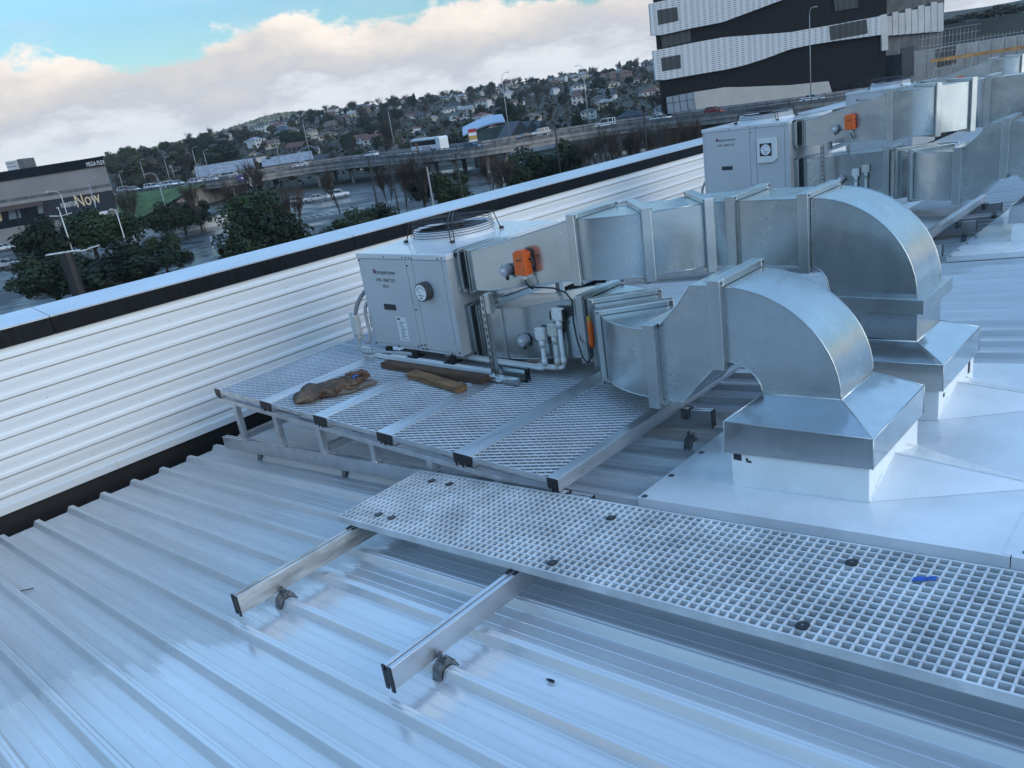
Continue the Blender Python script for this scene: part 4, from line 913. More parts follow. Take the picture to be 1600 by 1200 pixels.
# hand-placed trees: (kind, crown centre px, base distance, top py, width px, label)
random.seed(21)
G1 = 'trees between our roof and the motorway'
TL = [
 ('dark', 30, 95, 397, 90, 'dark clipped evergreen at the left edge behind the black lamp post'),
 ('dark', 150, 88, 378, 118, 'big dark evergreen just right of the black lamp post above the parapet'),
 ('dark', 92, 92, 402, 70, 'dark evergreen directly behind the black lamp post with panel lights'),
 ('dark', 45, 128, 337, 74, 'dark evergreen between the white car and the white double-arm lamp'),
 ('green', 112, 132, 328, 84, 'mid green evergreen under the furniture shop sign'),
 ('green', 165, 135, 332, 56, 'smaller green tree right of the white single-arm lamp under the shop sign'),
 ('dark', 212, 105, 366, 52, 'small dark umbrella-shaped evergreen standing alone beside the wet car park'),
 ('dark', 232, 150, 316, 46, 'left of the dark evergreens in the row along the white wall'),
 ('dark', 258, 152, 316, 44, 'middle dark evergreen in the row along the white wall'),
 ('dark', 285, 154, 313, 40, 'right of the dark evergreens in the row along the white wall'),
 ('dark', 392, 82, 305, 92, 'big rounded dark evergreen in front of the motorway bridge, taller of two'),
 ('dark', 346, 80, 350, 76, 'lower rounded dark evergreen beside the tallest one, above the parapet'),
 ('green', 372, 120, 300, 90, 'leafy evergreen behind the big rounded dark pair'),
 ('dark', 525, 92, 328, 78, 'low dark bush above the parapet left of the fan guard'),
 ('dark', 565, 96, 318, 60, 'low dark bush under the bridge piers above the parapet'),
 ('dark', 690, 110, 264, 60, 'dark evergreen in front of the bridge span right of the coach'),
 ('dark', 812, 118, 226, 66, 'tall dark evergreen hiding the bridge piers, left of a dense pair'),
 ('dark', 865, 118, 218, 62, 'tall dark evergreen hiding the bridge piers, right of a dense pair'),
 ('bare', 180, 140, 296, 52, 'bare brown winter tree against the right end of the furniture building'),
 ('whip', 290, 150, 292, 36, 'bare reddish upright tree behind the right of the wall row'),
 ('bare', 330, 130, 290, 64, 'bare branching tree left of the big rounded evergreens'),
 ('bare', 436, 92, 296, 56, 'bare forked tree with pale trunk right of the big rounded evergreens'),
 ('whip', 378, 160, 262, 50, 'brown twiggy tree in front of the bridge beside the blue sign'),
 ('bare', 505, 140, 268, 50, 'bare tree in front of the slim bridge piers'),
 ('bare', 642, 105, 246, 66, 'large bare tree in front of the bridge below the coach front'),
 ('whip', 610, 112, 258, 40, 'brown bare tree left of the large bare one below the coach'),
 ('whip', 770, 108, 254, 46, 'brown bare shrub left of the dense dark pair'),
 ('bare', 905, 112, 218, 60, 'bare brown tree right of the dense dark pair'),
 ('whip', 950, 112, 212, 52, 'reddish bare shrub below the white van'),
 ('whip', 992, 106, 206, 50, 'reddish bare shrub left of the two bridge cars'),
 ('whip', 1035, 100, 200, 52, 'reddish bare shrub below the two bridge cars'),
 ('whip', 1075, 96, 192, 46, 'reddish bare shrub beside the second air conditioner'),
 ('whip', 585, 120, 268, 34, 'slim bare tree between the thin black posts below the coach front'),
 ('bare', 752, 112, 246, 44, 'bare tree left of the dense dark evergreen pair'),
 ('bare', 930, 120, 206, 52, 'bare tree behind the reddish shrub below the white van'),
 ('bare', 1012, 118, 196, 48, 'bare tree below the pale bridge cars'),
 ('bare', 1058, 112, 190, 44, 'bare tree near the left edge of the second air conditioner'),
 ('dark', 790, 112, 240, 44, 'lower dark evergreen at the left foot of the dense pair'),
 ('dark', 640, 128, 268, 46, 'dark evergreen under the bridge below the coach front'),
 ('bare', 600, 235, 188, 40, 'brown winter tree behind the motorway left of the coach front'),
]
for kind, px, d, tpy, wpx, lab in TL:
    b = gpt(px, d); zt = pz(px, tpy, d); tree(kind, b, zt-GZ, lab, G1, wpx/F*d*(1.28 if kind in ('dark', 'green') else .95))
# hedges
for pa, pb, hh, lab in (((200, 420), (300, 404), 1.1, 'long low clipped hedge between the wet parking lanes'),):
    a, b = at(*pa, GZ), at(*pb, GZ); rnd = random.Random(3); mb = MB(); d = b-a; nr = Vector((-d.y, d.x, 0)).normalized()
    for i in range(2600):
        t = rnd.random(); o = rnd.uniform(-1,1); p = a + d*t + nr*o*1.3 + Vector((0,0,rnd.uniform(0, hh*(1-.35*o*o))))
        u = Vector((rnd.uniform(-1,1), rnd.uniform(-1,1), rnd.uniform(-1,1))).normalized(); v = u.cross(Vector((rnd.uniform(-1,1), rnd.uniform(-1,1), 1))).normalized(); s_ = .22
        mb.add([p-u*s_, p+v*s_*.6, p+u*s_, p-v*s_*.6], [(0,1,2,3)])
    tag(mb.build('hedge', M['leaf_dark']), lab, 'hedge')
# thicket of bare shrubs and undergrowth between the car park and the bridge: one mass
rnd = random.Random(41); mb = MB(); mg = MB()
for (x0, x1, d0, d1, hh, nn, gf) in ((610, 800, 92, 112, 2.3, 2000, .5), (885, 1110, 92, 122, 3.5, 3600, .22), (440, 600, 100, 112, 1.6, 700, .6), (150, 230, 128, 138, 1.6, 500, .6)):
    for i in range(nn):
        px = rnd.uniform(x0, x1); d = rnd.uniform(d0, d1); hm = hh*(.45 + .55*abs(mno.noise(Vector((px*.03, d*.15, 2)))))*1.3; b = gpt(px, d)
        if rnd.random() < gf:
            c = b + Vector((0,0,rnd.uniform(.1, hm*.6))); u = Vector((rnd.uniform(-1,1), rnd.uniform(-1,1), rnd.uniform(-1,1))).normalized(); v = u.cross(Vector((rnd.uniform(-1,1), rnd.uniform(-1,1), 1))).normalized(); s_ = rnd.uniform(.2, .45)
            mg.add([c-u*s_, c+v*s_*.6, c+u*s_, c-v*s_*.6], [(0,1,2,3)])
        else:
            c = b + Vector((0,0,rnd.uniform(0, hm*.5))); e = Vector((rnd.uniform(-.5,.5), rnd.uniform(-.5,.5), 1)).normalized()*rnd.uniform(.4, .8)*hm; s_ = e.cross(Vector((rnd.uniform(-1,1), rnd.uniform(-1,1), .1))).normalized()*rnd.uniform(.012, .03)
            mb.add([c-s_, c+s_, c+e+s_*.4, c+e-s_*.4], [(0,1,2,3)])
tag(mb.build('bare_thicket', M['twig_brown']), kind='stuff'); tag(mg.build('undergrowth', M['leaf_dark']), kind='stuff')
# ------------------------------------------------------------------ motorway bridge
ZB = -6.6
bp = [(150, 302.5), (230, 292), (300, 282.5), (367, 275), (430, 262), (475, 256), (540, 247), (592, 242.3), (625, 239), (700, 232), (790, 220.5), (860, 205), (950, 192), (1040, 181), (1135, 171), (1300, 149), (1450, 128), (1650, 100)]
BP = [at(x, y, ZB) for x, y in bp]
# resample + smooth the alignment
def resample(P, step):
    out = [P[0].copy()]; acc = 0
    for a, b in zip(P, P[1:]):
        L = (b-a).length; t = step-acc
        while t < L: out.append(a + (b-a)*(t/L)); t += step
        acc = (acc + L) % step
    return out
al = resample(BP, 4.0)
for it in range(14): al = [al[0]] + [(al[i-1]+al[i]*2+al[i+1])/4 for i in range(1, len(al)-1)] + [al[-1]]
def side(i): 
    d = (al[min(i+1, len(al)-1)] - al[max(i-1, 0)]).normalized(); n_ = Vector((d.y, -d.x, 0))
    if n_.dot(al[i]) < 0: n_ = -n_
    return d, n_                       # n_ points away from the camera
def sect(pr, i0=0, i1=None):           # pr: (offset away from camera, z)
    r_ = []
    for i in range(i0, i1 or len(al)):
        d, n_ = side(i); r_.append([(al[i].x+n_.x*o, al[i].y+n_.y*o, z) for o, z in pr])
    return r_
road = MB(); road.loft(sect([(.35, -7.62), (17, -7.62), (17, -7.70), (.35, -7.70)]))
tag(road.build('motorway', M['asphalt_wet']), kind='structure')
mb = MB()
for o in (1.0, 4.6, 8.4, 9.2, 12.8, 16.3): mb.loft(sect([(o, -7.612), (o+.14, -7.612), (o+.14, -7.616), (o, -7.616)]))
tag(mb.build('lane_lines', M['road_line']), kind='structure')
bridge = thing('motorway_bridge', (al[len(al)//2].x, al[len(al)//2].y, GZ), 'long concrete motorway bridge with railed parapet crossing behind the trees', 'bridge')
iA = min(range(len(al)), key=lambda i: (al[i]-at(305, 282, ZB)).length)
mb = MB(); mb.loft(sect([(0, -8.30), (.5, -8.30), (16.6, -8.30), (17.1, -8.30), (17.1, -7.71), (0, -7.71)], iA)); mb.loft(sect([(.25, -9.15), (15.6, -9.15), (15.6, -8.31), (.25, -8.31)], iA)); mb.build('deck', M['concrete'], bridge)
mb = MB(); mb.loft(sect([(0, -7.70), (.33, -7.70), (.26, -6.95), (.05, -6.95)], iA)); pt = mb.build('near_parapet', M['concrete_dark'], bridge)
mb = MB(); mb.loft(sect([(16.9, -7.70), (17.15, -7.70), (17.1, -6.70), (16.95, -6.70)], iA)); mb.build('far_parapet', M['concrete'], bridge)
mb = MB()
for i in range(iA, len(al)-1):
    for k in range(2):
        p = al[i] + (al[i+1]-al[i])*(k*.5); d, n_ = side(i); q = p - n_*.012; mb.bar((q.x, q.y, -7.68), (q.x, q.y, -6.97), .035, .02, (d.x, d.y, 0))
mb.build('panel_joints', M['pole_black'], pt)
mb = MB(); mb.loft(sect([(.08, -6.55), (.24, -6.55), (.24, -6.68), (.08, -6.68)], iA)); ra = mb.build('guard_rail', M['pole_black'], bridge)
for i in range(iA, len(al), 1):
    p = al[i]; d, n_ = side(i); q = p + n_*.16; mb = MB(); mb.bar((q.x, q.y, -7.0), (q.x, q.y, -6.66), .14, .14); 
    if i % 1 == 0 and i < len(al): mb.build('rail_post', M['pole_black'], ra)
for px in (345, 488, 512, 545, 577, 612, 663, 692, 742, 800, 870, 960, 1050, 1150):
    i = min(range(iA, len(al)), key=lambda k: (al[k]-at(px, interp(bp, px), ZB)).length); d, n_ = side(i)
    for o in (2.5, 11.5):
        q = al[i] + n_*o; mb = MB(); mb.cyl((q.x, q.y, GZ-.1), .55 if px > 640 else .42, 3.6, (0,0,1), 12)
        mb.build('pier', M['concrete'] if o < 5 else M['concrete_dark'], bridge)
    a, b = al[i]+n_*1.0, al[i]+n_*13; mb = MB(); mb.bar((a.x, a.y, -9.42), (b.x, b.y, -9.42), 1.1, .5); mb.build('pier_cap', M['concrete_dark'], bridge)
# abutment wing and grass bank under the left end
mb = MB(); bank = []
for i in range(0, iA+2):
    d, n_ = side(i); p = al[i]; bank.append([(p.x+n_.x*17, p.y+n_.y*17, -7.75), (p.x+n_.x*.0, p.y+n_.y*.0, -7.74), (p.x-n_.x*4, p.y-n_.y*4, -8.3), (p.x-n_.x*24, p.y-n_.y*24, GZ-.02), (p.x-n_.x*24, p.y-n_.y*24, GZ-.6)])
mb.loft(bank, False, 0, False); d, n_ = side(0); 
tag(mb.build('grass_bank', M['grass']), kind='structure')
mb = MB(); i = iA; d, n_ = side(i); p = al[i]; mb.prism([(p.x, p.y, -7.72), (p.x+n_.x*17, p.y+n_.y*17, -7.72), (p.x+n_.x*17, p.y+n_.y*17, GZ), (p.x-n_.x*12, p.y-n_.y*12, GZ), (p.x-n_.x*12, p.y-n_.y*12, GZ+1)], d*1.2); mb.build('abutment', M['concrete'], bridge)
mb = MB(); mb.loft(sect([(.5, -7.1), (.62, -7.1), (.62, -6.85), (.5, -6.85)], 0, iA)); 
bar_ = mb.build('crash_barrier', M['pole_grey']); tag(bar_, 'low steel crash barrier along the left motorway approach above the grass bank', 'barrier')
# ------------------------------------------------------------------ vehicles
def car(kind, paint, label, group):
    C = thing('car' if kind != 'van' else 'van', (0, 0, 0), label, 'car' if kind != 'van' else 'van', group)
    if kind == 'hatch': L, Wd, side_ = 4.0, 1.7, [(-2.0,.35),(-2.02,.75),(-1.85,.98),(-.55,1.0),(.9,.92),(1.75,.82),(1.98,.62),(2.0,.35)]; gl = [(-1.85,.97),(-1.45,1.46),(.15,1.48),(.95,.95)]
    elif kind == 'van': L, Wd, side_ = 4.6, 1.75, [(-2.3,.38),(-2.32,1.05),(-1.2,1.08),(1.2,1.05),(2.05,1.0),(2.3,.8),(2.3,.38)]; gl = [(-2.28,1.07),(-2.2,1.86),(.65,1.90),(1.25,1.06)]
    elif kind == 'suv': L, Wd, side_ = 4.6, 1.82, [(-2.3,.42),(-2.3,1.05),(-1.3,1.1),(.8,1.06),(2.1,.95),(2.3,.75),(2.3,.42)]; gl = [(-2.2,1.07),(-1.95,1.68),(.35,1.72),(1.05,1.06)]
    else: L, Wd, side_ = 4.5, 1.75, [(-2.25,.35),(-2.25,.80),(-1.9,.95),(-1.2,.97),(.9,.92),(2.0,.80),(2.25,.6),(2.25,.35)]; gl = [(-1.65,.95),(-.95,1.40),(.25,1.42),(1.05,.92)]
    mb = MB(); y = Wd/2; mb.loft([[(a, yy, b) for a, b in side_] for yy in (-y, y)]); bd = mb.build('body', M[paint], C, bevel=.07)
    mb = MB(); x0, x1 = gl[0], gl[3]; t0, t1 = gl[1], gl[2]; yi = y*.80
    mb.add([(x0[0],-y*.94,x0[1]),(x0[0],y*.94,x0[1]),(t0[0],yi,t0[1]),(t0[0],-yi,t0[1]),(t1[0],-yi,t1[1]),(t1[0],yi,t1[1]),(x1[0],y*.94,x1[1]),(x1[0],-y*.94,x1[1])], [(0,3,2,1),(3,4,5,2),(4,7,6,5),(0,7,4,3),(1,2,5,6)])
    mb.build('windows', M['glass_dark'], C)
    mb = MB(); mb.box(t0[0]-.06, t1[0]+.05, -yi-.02, yi+.02, t0[1]-.02, t1[1]+.035)
    for s_ in (-1, 1):
        for (p, q) in ((x0, t0), (x1, t1)): mb.bar((p[0], s_*y*.95, p[1]), (q[0], s_*(yi+.01), q[1]), .07, .05)
        mx = (t0[0]+t1[0])/2; mb.bar((mx, s_*y*.95, x0[1]), (mx, s_*(yi+.01), t0[1]), .09, .04)
        if kind in ('van', 'suv'): mb.bar((mx-1.0, s_*y*.95, x0[1]), (mx-1.0, s_*(yi+.01), t0[1]), .12, .04)
    mb.build('roof', M[paint], C)
    for wx in (-L*.31, L*.31):
        for s_ in (-1, 1):
            mb = MB(); mb.cyl((wx, s_*(y-.20), .32), .32, s_*.215, (0,1,0), 16); w_ = mb.build('wheel', M['tyre'], C)
            mb = MB(); mb.cyl((wx, s_*(y+.012), .32), .20, s_*.012, (0,1,0), 12); mb.build('rim', M['rim'], w_)
    for s_ in (-1, 1):
        mb = MB(); mb.box(L/2-.10, L/2+.012, s_*y*.6-.18, s_*y*.6+.18, .60, .74); mb.build('headlight', M['light_white'], C)
        mb = MB(); mb.box(-L/2-.015, -L/2+.06, s_*y*.72-.12, s_*y*.72+.12, .68, .86); mb.build('tail_light', M['light_red'], C)
    if kind == 'van':
        mb = MB(); 
        for s_ in (-.6, .6): mb.bar((-2.0, s_, 2.02), (.6, s_, 2.02), .05, .05)
        for x in (-1.8, -.6, .45): mb.bar((x, -.75, 2.0), (x, .75, 2.0), .05, .04); mb.bar((x, -.7, 1.90), (x, -.7, 2.0), .04, .04); mb.bar((x, .7, 1.90), (x, .7, 2.0), .04, .04)
        mb.build('roof_rack', M['pole_black'], C)
    return C
def put(o, p, d, label=None, group=None):
    o.location = p; o.rotation_euler = (0, 0, math.atan2(d.y, d.x)); 
    if label: tag(o, label)
    return o
GC = 'cars on the motorway'; protos = {}
def car_at(kind, paint, p, d, label, group):
    key = (kind, paint)
    if key not in protos: protos[key] = car(kind, paint, label, group); return put(protos[key], p, d)
    return put(tag(copy_tree(protos[key]), label, None, group), p, d)
def on_road(px, py, off, sgn=1):
    g = gdir(px); ang = math.atan2(g.dot(HX), g.dot(FH)); best = None
    for i in range(len(al)-1):
        d, n_ = side(i); p = al[i] + n_*off; q = al[i+1] + side(i+1)[1]*off
        a0, a1 = gdir_angle(p), gdir_angle(q)
        if a0 <= ang <= a1 and a1 > a0:
            r_ = p + (q-p)*((ang-a0)/(a1-a0)); return Vector((r_.x, r_.y, -7.61)), d*sgn
    r_ = g*al[0].length; return Vector((r_.x, r_.y, -7.61)), side(0)[0]*sgn
def gdir_angle(v): return math.atan2(v.dot(HX), v.dot(FH))
for px, py, off, sg, kind, paint, lab in (
  (183, 292, 7, 1, 'suv', 'car_white', 'white car at the far left of the motorway queue, beside the furniture building'),
  (188, 292, 10.5, 1, 'hatch', 'car_red', 'red car near the far left of the motorway queue'),
  (197, 293, 3, 1, 'hatch', 'car_white', 'white hatchback nearest the crash barrier in the motorway queue'),
  (211, 291, 10, 1, 'sedan', 'car_dark', 'dark car in the motorway queue between white ones'),
  (226, 288, 3, 1, 'suv', 'car_white', 'white four-wheel-drive above the middle of the grass bank'),
  (241, 288, 6.5, 1, 'sedan', 'car_silver', 'silver car above the grass bank right of the white four-wheel-drive'),
  (253, 286, 3, 1, 'suv', 'car_white', 'white tall car above the right part of the grass bank'),
  (266, 284, 6.5, 1, 'hatch', 'car_silver', 'small silver car above the right end of the grass bank'),
  (293, 283, 3, 1, 'hatch', 'car_white', 'white hatchback just left of the bridge railing end'),
  (318, 280, 6.5, 1, 'sedan', 'car_white', 'white sedan at the first railings of the bridge'),
  (343, 274, 10, -1, 'suv', 'car_silver', 'silver four-wheel-drive left of the blue bridge sign'),
  (371, 272, 6.5, 1, 'sedan', 'car_white', 'long white car beside the blue bridge sign'),
  (460, 256, 10, -1, 'sedan', 'car_white', 'white car alone on the left bridge span'),
  (572, 245, 12.5, -1, 'hatch', 'car_white', 'white hatchback left of the coach front'),
  (731, 228, 3.2, 1, 'hatch', 'car_blue', 'blue car right behind the coach, below the striped pylon sign'),
  (816, 213, 6.5, 1, 'sedan', 'car_dark', 'dark low car on the bridge right of the tall lamp post'),
  (838, 210, 12.5, -1, 'suv', 'car_silver', 'silver car on the far lane beside the dark low car'),
  (1018, 184, 10, -1, 'hatch', 'car_silver', 'pale car on the bridge left of the black and white building'),
  (1028, 184, 3.2, 1, 'sedan', 'car_white', 'white sedan on the bridge at the corner of the black and white building'),
  (1113, 170, 6.5, 1, 'hatch', 'car_red', 'red car in front of the pale lower cladding of the black and white building'),
  (1268, 152, 6.5, 1, 'sedan', 'car_white', 'white car on the bridge by the grey lamp post on the right')):
    p, d = on_road(px, py, off, sg); car_at(kind, paint, p, d, lab, GC)
p, d = on_road(941, 195, 6.5, -1); v = car('van', 'car_white', 'white van with roof rack driving on the bridge', None); put(v, p, d)
for px, py, ang, kind, paint, lab in ((6, 392, 0, 'sedan', 'car_white', 'white sedan parked by the shop front at the far left'), (58, 396, .2, 'sedan', 'car_silver', 'silver car half hidden beside the white double-arm lamp'),
   (14, 418, .1, 'hatch', 'car_silver', 'silver car at the left edge behind the clipped evergreen'), (470, 318, .1, 'hatch', 'car_white', 'white parked car seen under the left bridge span'), (498, 314, .1, 'sedan', 'car_silver', 'silver parked car seen between slim bridge piers'), (530, 309, .1, 'suv', 'car_white', 'white parked car beyond the middle slim piers'), (652, 290, .2, 'hatch', 'car_white', 'white parked car below the coach behind a bare tree'), (672, 296, .1, 'sedan', 'car_white', 'white parked sedan behind the dark evergreen below the bridge')):
    q = at(px, py, GZ+.02); car_at(kind, paint, q, HX*math.cos(ang)+FH*math.sin(ang), lab, 'cars parked on the ground')
# coach
p, d = on_road(664, 236, 8, -1)
B = thing('coach', (0, 0, 0), 'long white coach with dark windows and orange figures on its front end', 'coach')
mb = MB(); L = 12.4; y = 1.25
mb.loft([[(a, yy, b) for a, b in [(-6.2,.35),(-6.25,2.9),(-6.0,3.35),(5.6,3.35),(6.05,3.0),(6.25,1.4),(6.2,.35)]] for yy in (-y, y)]); mb.build('body', M['car_white'], B, bevel=.12)
for s_ in (-1, 1):
    mb = MB(); mb.prism([(-4.6, s_*(y+.006), 1.75), (-4.6, s_*(y+.006), 2.85), (5.8, s_*(y+.006), 2.85), (6.0, s_*(y+.006), 1.75)], (0, s_*.02, 0)); wn = mb.build('windows', M['glass_dark'], B)
    mb = MB()
    for x in (-3, -1.3, .4, 2.1, 3.8): mb.box(x, x+.07, min(s_*(y+.027), s_*(y+.03)), max(s_*(y+.027), s_*(y+.03)), 1.75, 2.85)
    mb.build('window_bars', M['black_plastic'], wn)
    for x in (-3.6, 3.6, -2.4):
        mb = MB(); mb.cyl((x, s_*(y-.28), .5), .5, s_*.30, (0,1,0), 18); w_ = mb.build('wheel', M['tyre'], B)
        mb = MB(); mb.cyl((x, s_*(y+.022), .5), .28, s_*.012, (0,1,0), 12); mb.build('rim', M['rim'], w_)
    mb = MB(); mb.prism([(2.9, s_*(y+.028), .45), (3.5, s_*(y+.028), 2.35), (4.1, s_*(y+.028), 2.3), (3.7, s_*(y+.028), .45)], (0, s_*.01, 0)); mb.prism([(4.4, s_*(y+.028), .5), (4.8, s_*(y+.028), 1.5), (5.2, s_*(y+.028), .5)], (0, s_*.01, 0)); mb.build('side_artwork', mat('ochre_print', (.35,.16,.04), .5) if s_ < 0 else M['ochre_print'], B)
mb = MB(); mb.box(6.10, 6.265, -1.1, 1.1, 1.45, 2.9); mb.build('windscreen', M['glass_dark'], B)
mb = MB(); mb.box(-5.6, -4.75, -1.262, -1.255, 1.9, 2.7); mb.build('engine_panel', M['car_silver'], B)
sd = 1 if d.cross(Vector((0,0,1))).dot(-p) < 0 else -1      # flank facing us
xd = Vector((-1, 0, 0)) if sd > 0 else Vector((1, 0, 0))
text_part('BTLINER', 'side_lettering', M['print_purple'], B, (1.3, sd*(y+.03), .80) if sd > 0 else (-3.2, -(y+.03), .80), xd, (0,0,1), .95, .004)
put(B, p, d)
# ------------------------------------------------------------------ lamp posts
def lamp(px, bpy_, tpx, tpy, base, arm, label, m='pole_grey', r=.09, group='lamp posts along the motorway', head=.6):
    dist = math.hypot(base.x, base.y); top = pz(tpx, tpy, dist); h = top-base.z
    T = thing('lamp_post', base, label, 'lamp post', group)
    a = HX*arm; b = Vector(base)
    mb = MB(); mb.tube([b, b+Vector((0,0,h*.5)), b+Vector((0,0,h*.93))], [r*1.4, r, r*.75], 8); mb.build('pole', M[m], T, smooth=True)
    mb = MB(); mb.tube([b+Vector((0,0,h*.925)), b+a*.12+Vector((0,0,h*.97)), b+a*.45+Vector((0,0,h*.995)), b+a+Vector((0,0,h))], r*.55, 6); am = mb.build('arm', M[m], T, smooth=True)
    mb = MB(); e = b+a+Vector((0,0,h)); s_ = 1 if arm > 0 else -1; mb.bar(e-HX*s_*.1, e+HX*s_*head, .28, .13); mb.build('lamp_head', M[m], T); return T
for px, py, tx, ty, off, arm, lab in ((790, 213, 779, 115, 8.8, 1.3, 'tall motorway lamp post with arm to the right, midway between coach and van'), (915, 195, 900, 103, 8.8, -1.2, 'tall motorway lamp post with arm to the left, just left of the white van'),
  (478, 256, 467, 186, 8.8, .9, 'motorway lamp post above the left bridge span'), (610, 238, 597, 172, 17.5, .8, 'motorway lamp post just left of the coach front'), (430, 264, 420, 216, 17.5, .8, 'short lamp post beyond the left bridge span'),
  (302, 282, 289, 232, 8.8, .9, 'lamp post where the bridge railing begins'), (318, 280, 308, 236, 17.5, .8, 'thinner lamp post right of the railing end one'), (256, 285, 244, 247, 8.8, .8, 'tallest lamp post above the grass bank'), (264, 284, 255, 256, 17.5, .8, 'lamp post right beside the tallest one above the grass bank'), (219, 289, 209, 251, 8.8, .8, 'lamp post above the left of the grass bank'), (182, 292, 175, 270, 17.5, .8, 'leftmost short lamp post near the furniture building corner'), (1266, 152, 1264, 12, 8.8, .9, 'tall grey lamp post in front of the black and white building')):
    q, d = on_road(px, py, off); lamp(px, py, tx, ty, q, arm, lab)
GP = 'car park lamp posts'
q = gpt(75, 125); T = lamp(75, 398, 53, 331, q, -.1, 'white car park lamp post with double arms below the furniture shop', 'pole_white', .10, GP, .1)
zt = pz(58, 344, 125); mb = MB(); c = Vector((q.x, q.y, zt))
for s_ in (-1, 1): mb.bar(c, c+HX*s_*1.2+Vector((0,0,.15)), .14, .08); mb.bar(c+HX*s_*.6+Vector((0,0,.08)), c+HX*s_*1.45+Vector((0,0,.2)), .24, .09)
mb.build('double_arm', M['pole_white'], T)
q = gpt(161, 118); lamp(161, 388, 146, 332, q, -.55, 'white single-arm lamp post right of the double-arm one', 'pole_white', .08, GP, .25)
q = gpt(349, 140); lamp(349, 332, 342, 299, q, -.05, 'short white lamp post left of the big rounded evergreens', 'pole_white', .09, GP, .2)
q = gpt(294, 112); lamp(294, 412, 290, 378, q, .05, 'thin white post beside the low hedge', 'pole_white', .06, GP, .1)
q = gpt(132, 155); lamp(132, 345, 124, 281, q, .9, 'grey curved-arm lamp post in front of the furniture shop sign', 'pole_grey', .08, GP)
q = gpt(85, 155); lamp(85, 345, 74, 300, q, -2.0, 'pale thin lamp post left of the furniture shop sign', 'pole_white', .07, GP, .4)
q = gpt(238, 158); lamp(238, 318, 222, 273, q, -1.6, 'grey curved lamp post in front of the grass bank', 'pole_grey', .08, GP, .4)
q = gpt(63, 40, GZ); T = thing('lamp_post', q, 'thick black lamp post with flat pale panel lights, nearest one at the left', 'lamp post', GP)
zt = pz(40, 407, 40); mb = MB(); mb.tube([q, (q.x, q.y, zt)], .30, 10); mb.build('pole', M['pole_black'], T)
for s_, l in ((-1, .80), (1, .62)):
    c = Vector((q.x, q.y, zt+.03)); mb = MB(); mb.bar(c+HX*s_*.06, c+HX*s_*l, .26, .04); mb.build('panel_light', M['pole_white'], T)
c = Vector((q.x, q.y, zt)) + FH*.5; mb = MB(); mb.bar(c+HX*.80, c+HX*1.25+Vector((0,0,.05)), .26, .04); mb.bar(Vector((q.x, q.y, zt-.05)), c+HX*.9-Vector((0,0,.04)), .05, .04); mb.build('panel_light', M['pole_white'], T)
for px, tpy, bpy_, dist, lab in ((566, 246, 330, 100, 'thin black post under the bridge right of the bare forked tree'), (598, 246, 322, 104, 'thin black post left of the large bare tree below the coach'), (702, 242, 310, 90, 'thin black post right of the large bare tree, below the coach rear'), (862, 203, 240, 110, 'thin black post at the left of the white van'), (961, 206, 250, 96, 'black T-topped post below the white van'), (1002, 176, 228, 96, 'thin black post left of the second air conditioner'), (654, 262, 300, 92, 'grey leaning lamp post beside the large bare tree')):
    q = gpt(px, dist); zt = pz(px, tpy, dist); T = thing('light_post', q, lab, 'post', 'thin posts in front of the bridge'); mb = MB(); mb.tube([q, (q.x, q.y, zt)], [.12, .09], 8); mb.build('pole', M['pole_grey' if dist == 92 else 'pole_black'], T)
    c = Vector((q.x, q.y, zt)); mb = MB(); mb.bar(c-HX*.5, c+HX*.5, .25, .1); mb.build('light_head', M['pole_black'], T)
# ------------------------------------------------------------------ furniture building on the left
D0 = 182.0
def fpt(px, py, off=0): r = on_face(px, py, D0); return r - FH*off
def face_poly(pts, th, off=0): mb = MB(); mb.prism([fpt(x, y, off) for x, y in pts], FH*(-th)); return mb
fb = thing('shop_building', fpt(80, 358), 'grey furniture shop building with black roof band and lit sign at the far left', 'building')
tl, tr, br, bl_ = fpt(-260, 309), fpt(160, 244.5), fpt(188, 372), fpt(-200, 422)
mb = MB(); zb = GZ-.1
for A_, B_ in ((tl, tr),): mb.prism([(A_.x, A_.y, zb), (B_.x, B_.y, zb), (B_.x, B_.y, B_.z), (A_.x, A_.y, B_.z)], gdir(140)*38)
mb.build('wall', mat('shop_wall', (.27, .25, .245), .85, 0, .12, .15), fb)
face_poly([(-260, 309.5), (160.5, 244), (164.5, 258), (-258, 324)], .35).build('roof_band', M['black_flashing'], fb)
face_poly([(-254, 352), (172, 286.5), (173.5, 291.5), (-253, 357)], .12).build('dark_stripe', M['concrete_dark'], fb)
face_poly([(-253, 357), (173.5, 291.5), (175.5, 297), (-252, 364)], .5).build('ledge', mat('shop_ledge', (.29, .265, .25), .8, 0, .1, .3), fb)
face_poly([(66, 314), (176, 297), (183, 326), (72, 346)], .3).build('sign_fascia', mat('navy_panel', (.022, .025, .032), .6, 0, .2, .3), fb)
sg = face_poly([(92, 318), (157, 308), (162, 328), (96, 337)], .15, .3).build('shop_sign', mat('sign_navy', (.018, .026, .045), .5, 0, .1, .3), fb)
mm_ = mat('sign_gold', (.80, .60, .38), .5)
def face_text(t, px, py, size, m, off, tilt=0, st=1):
    return text_part(t, 'sign_lettering', m, sg, fpt(px, py, off), HX+Vector((0,0,tilt)), Vector((0,0,1))-HX*tilt, size, .03, 'LEFT', st)
face_text('FURNITURE', 98.0, 325.0, 1.5, M['print_white'], .47, .02, .50)
face_text('Now', 122, 324.0, 3.9, mm_, .55, .06, .70)
text_part('MEGA PLEX', 'roof_lettering', M['print_white'], fb, fpt(137, 260.5, .38), HX, (0,0,1), 1.3, .03, 'LEFT', .60)
face_poly([(-252, 364), (66, 313), (70, 319), (-250, 376)], 2.4, 0).build('canopy', mat('canopy_brown', (.085, .06, .055), .7), fb)
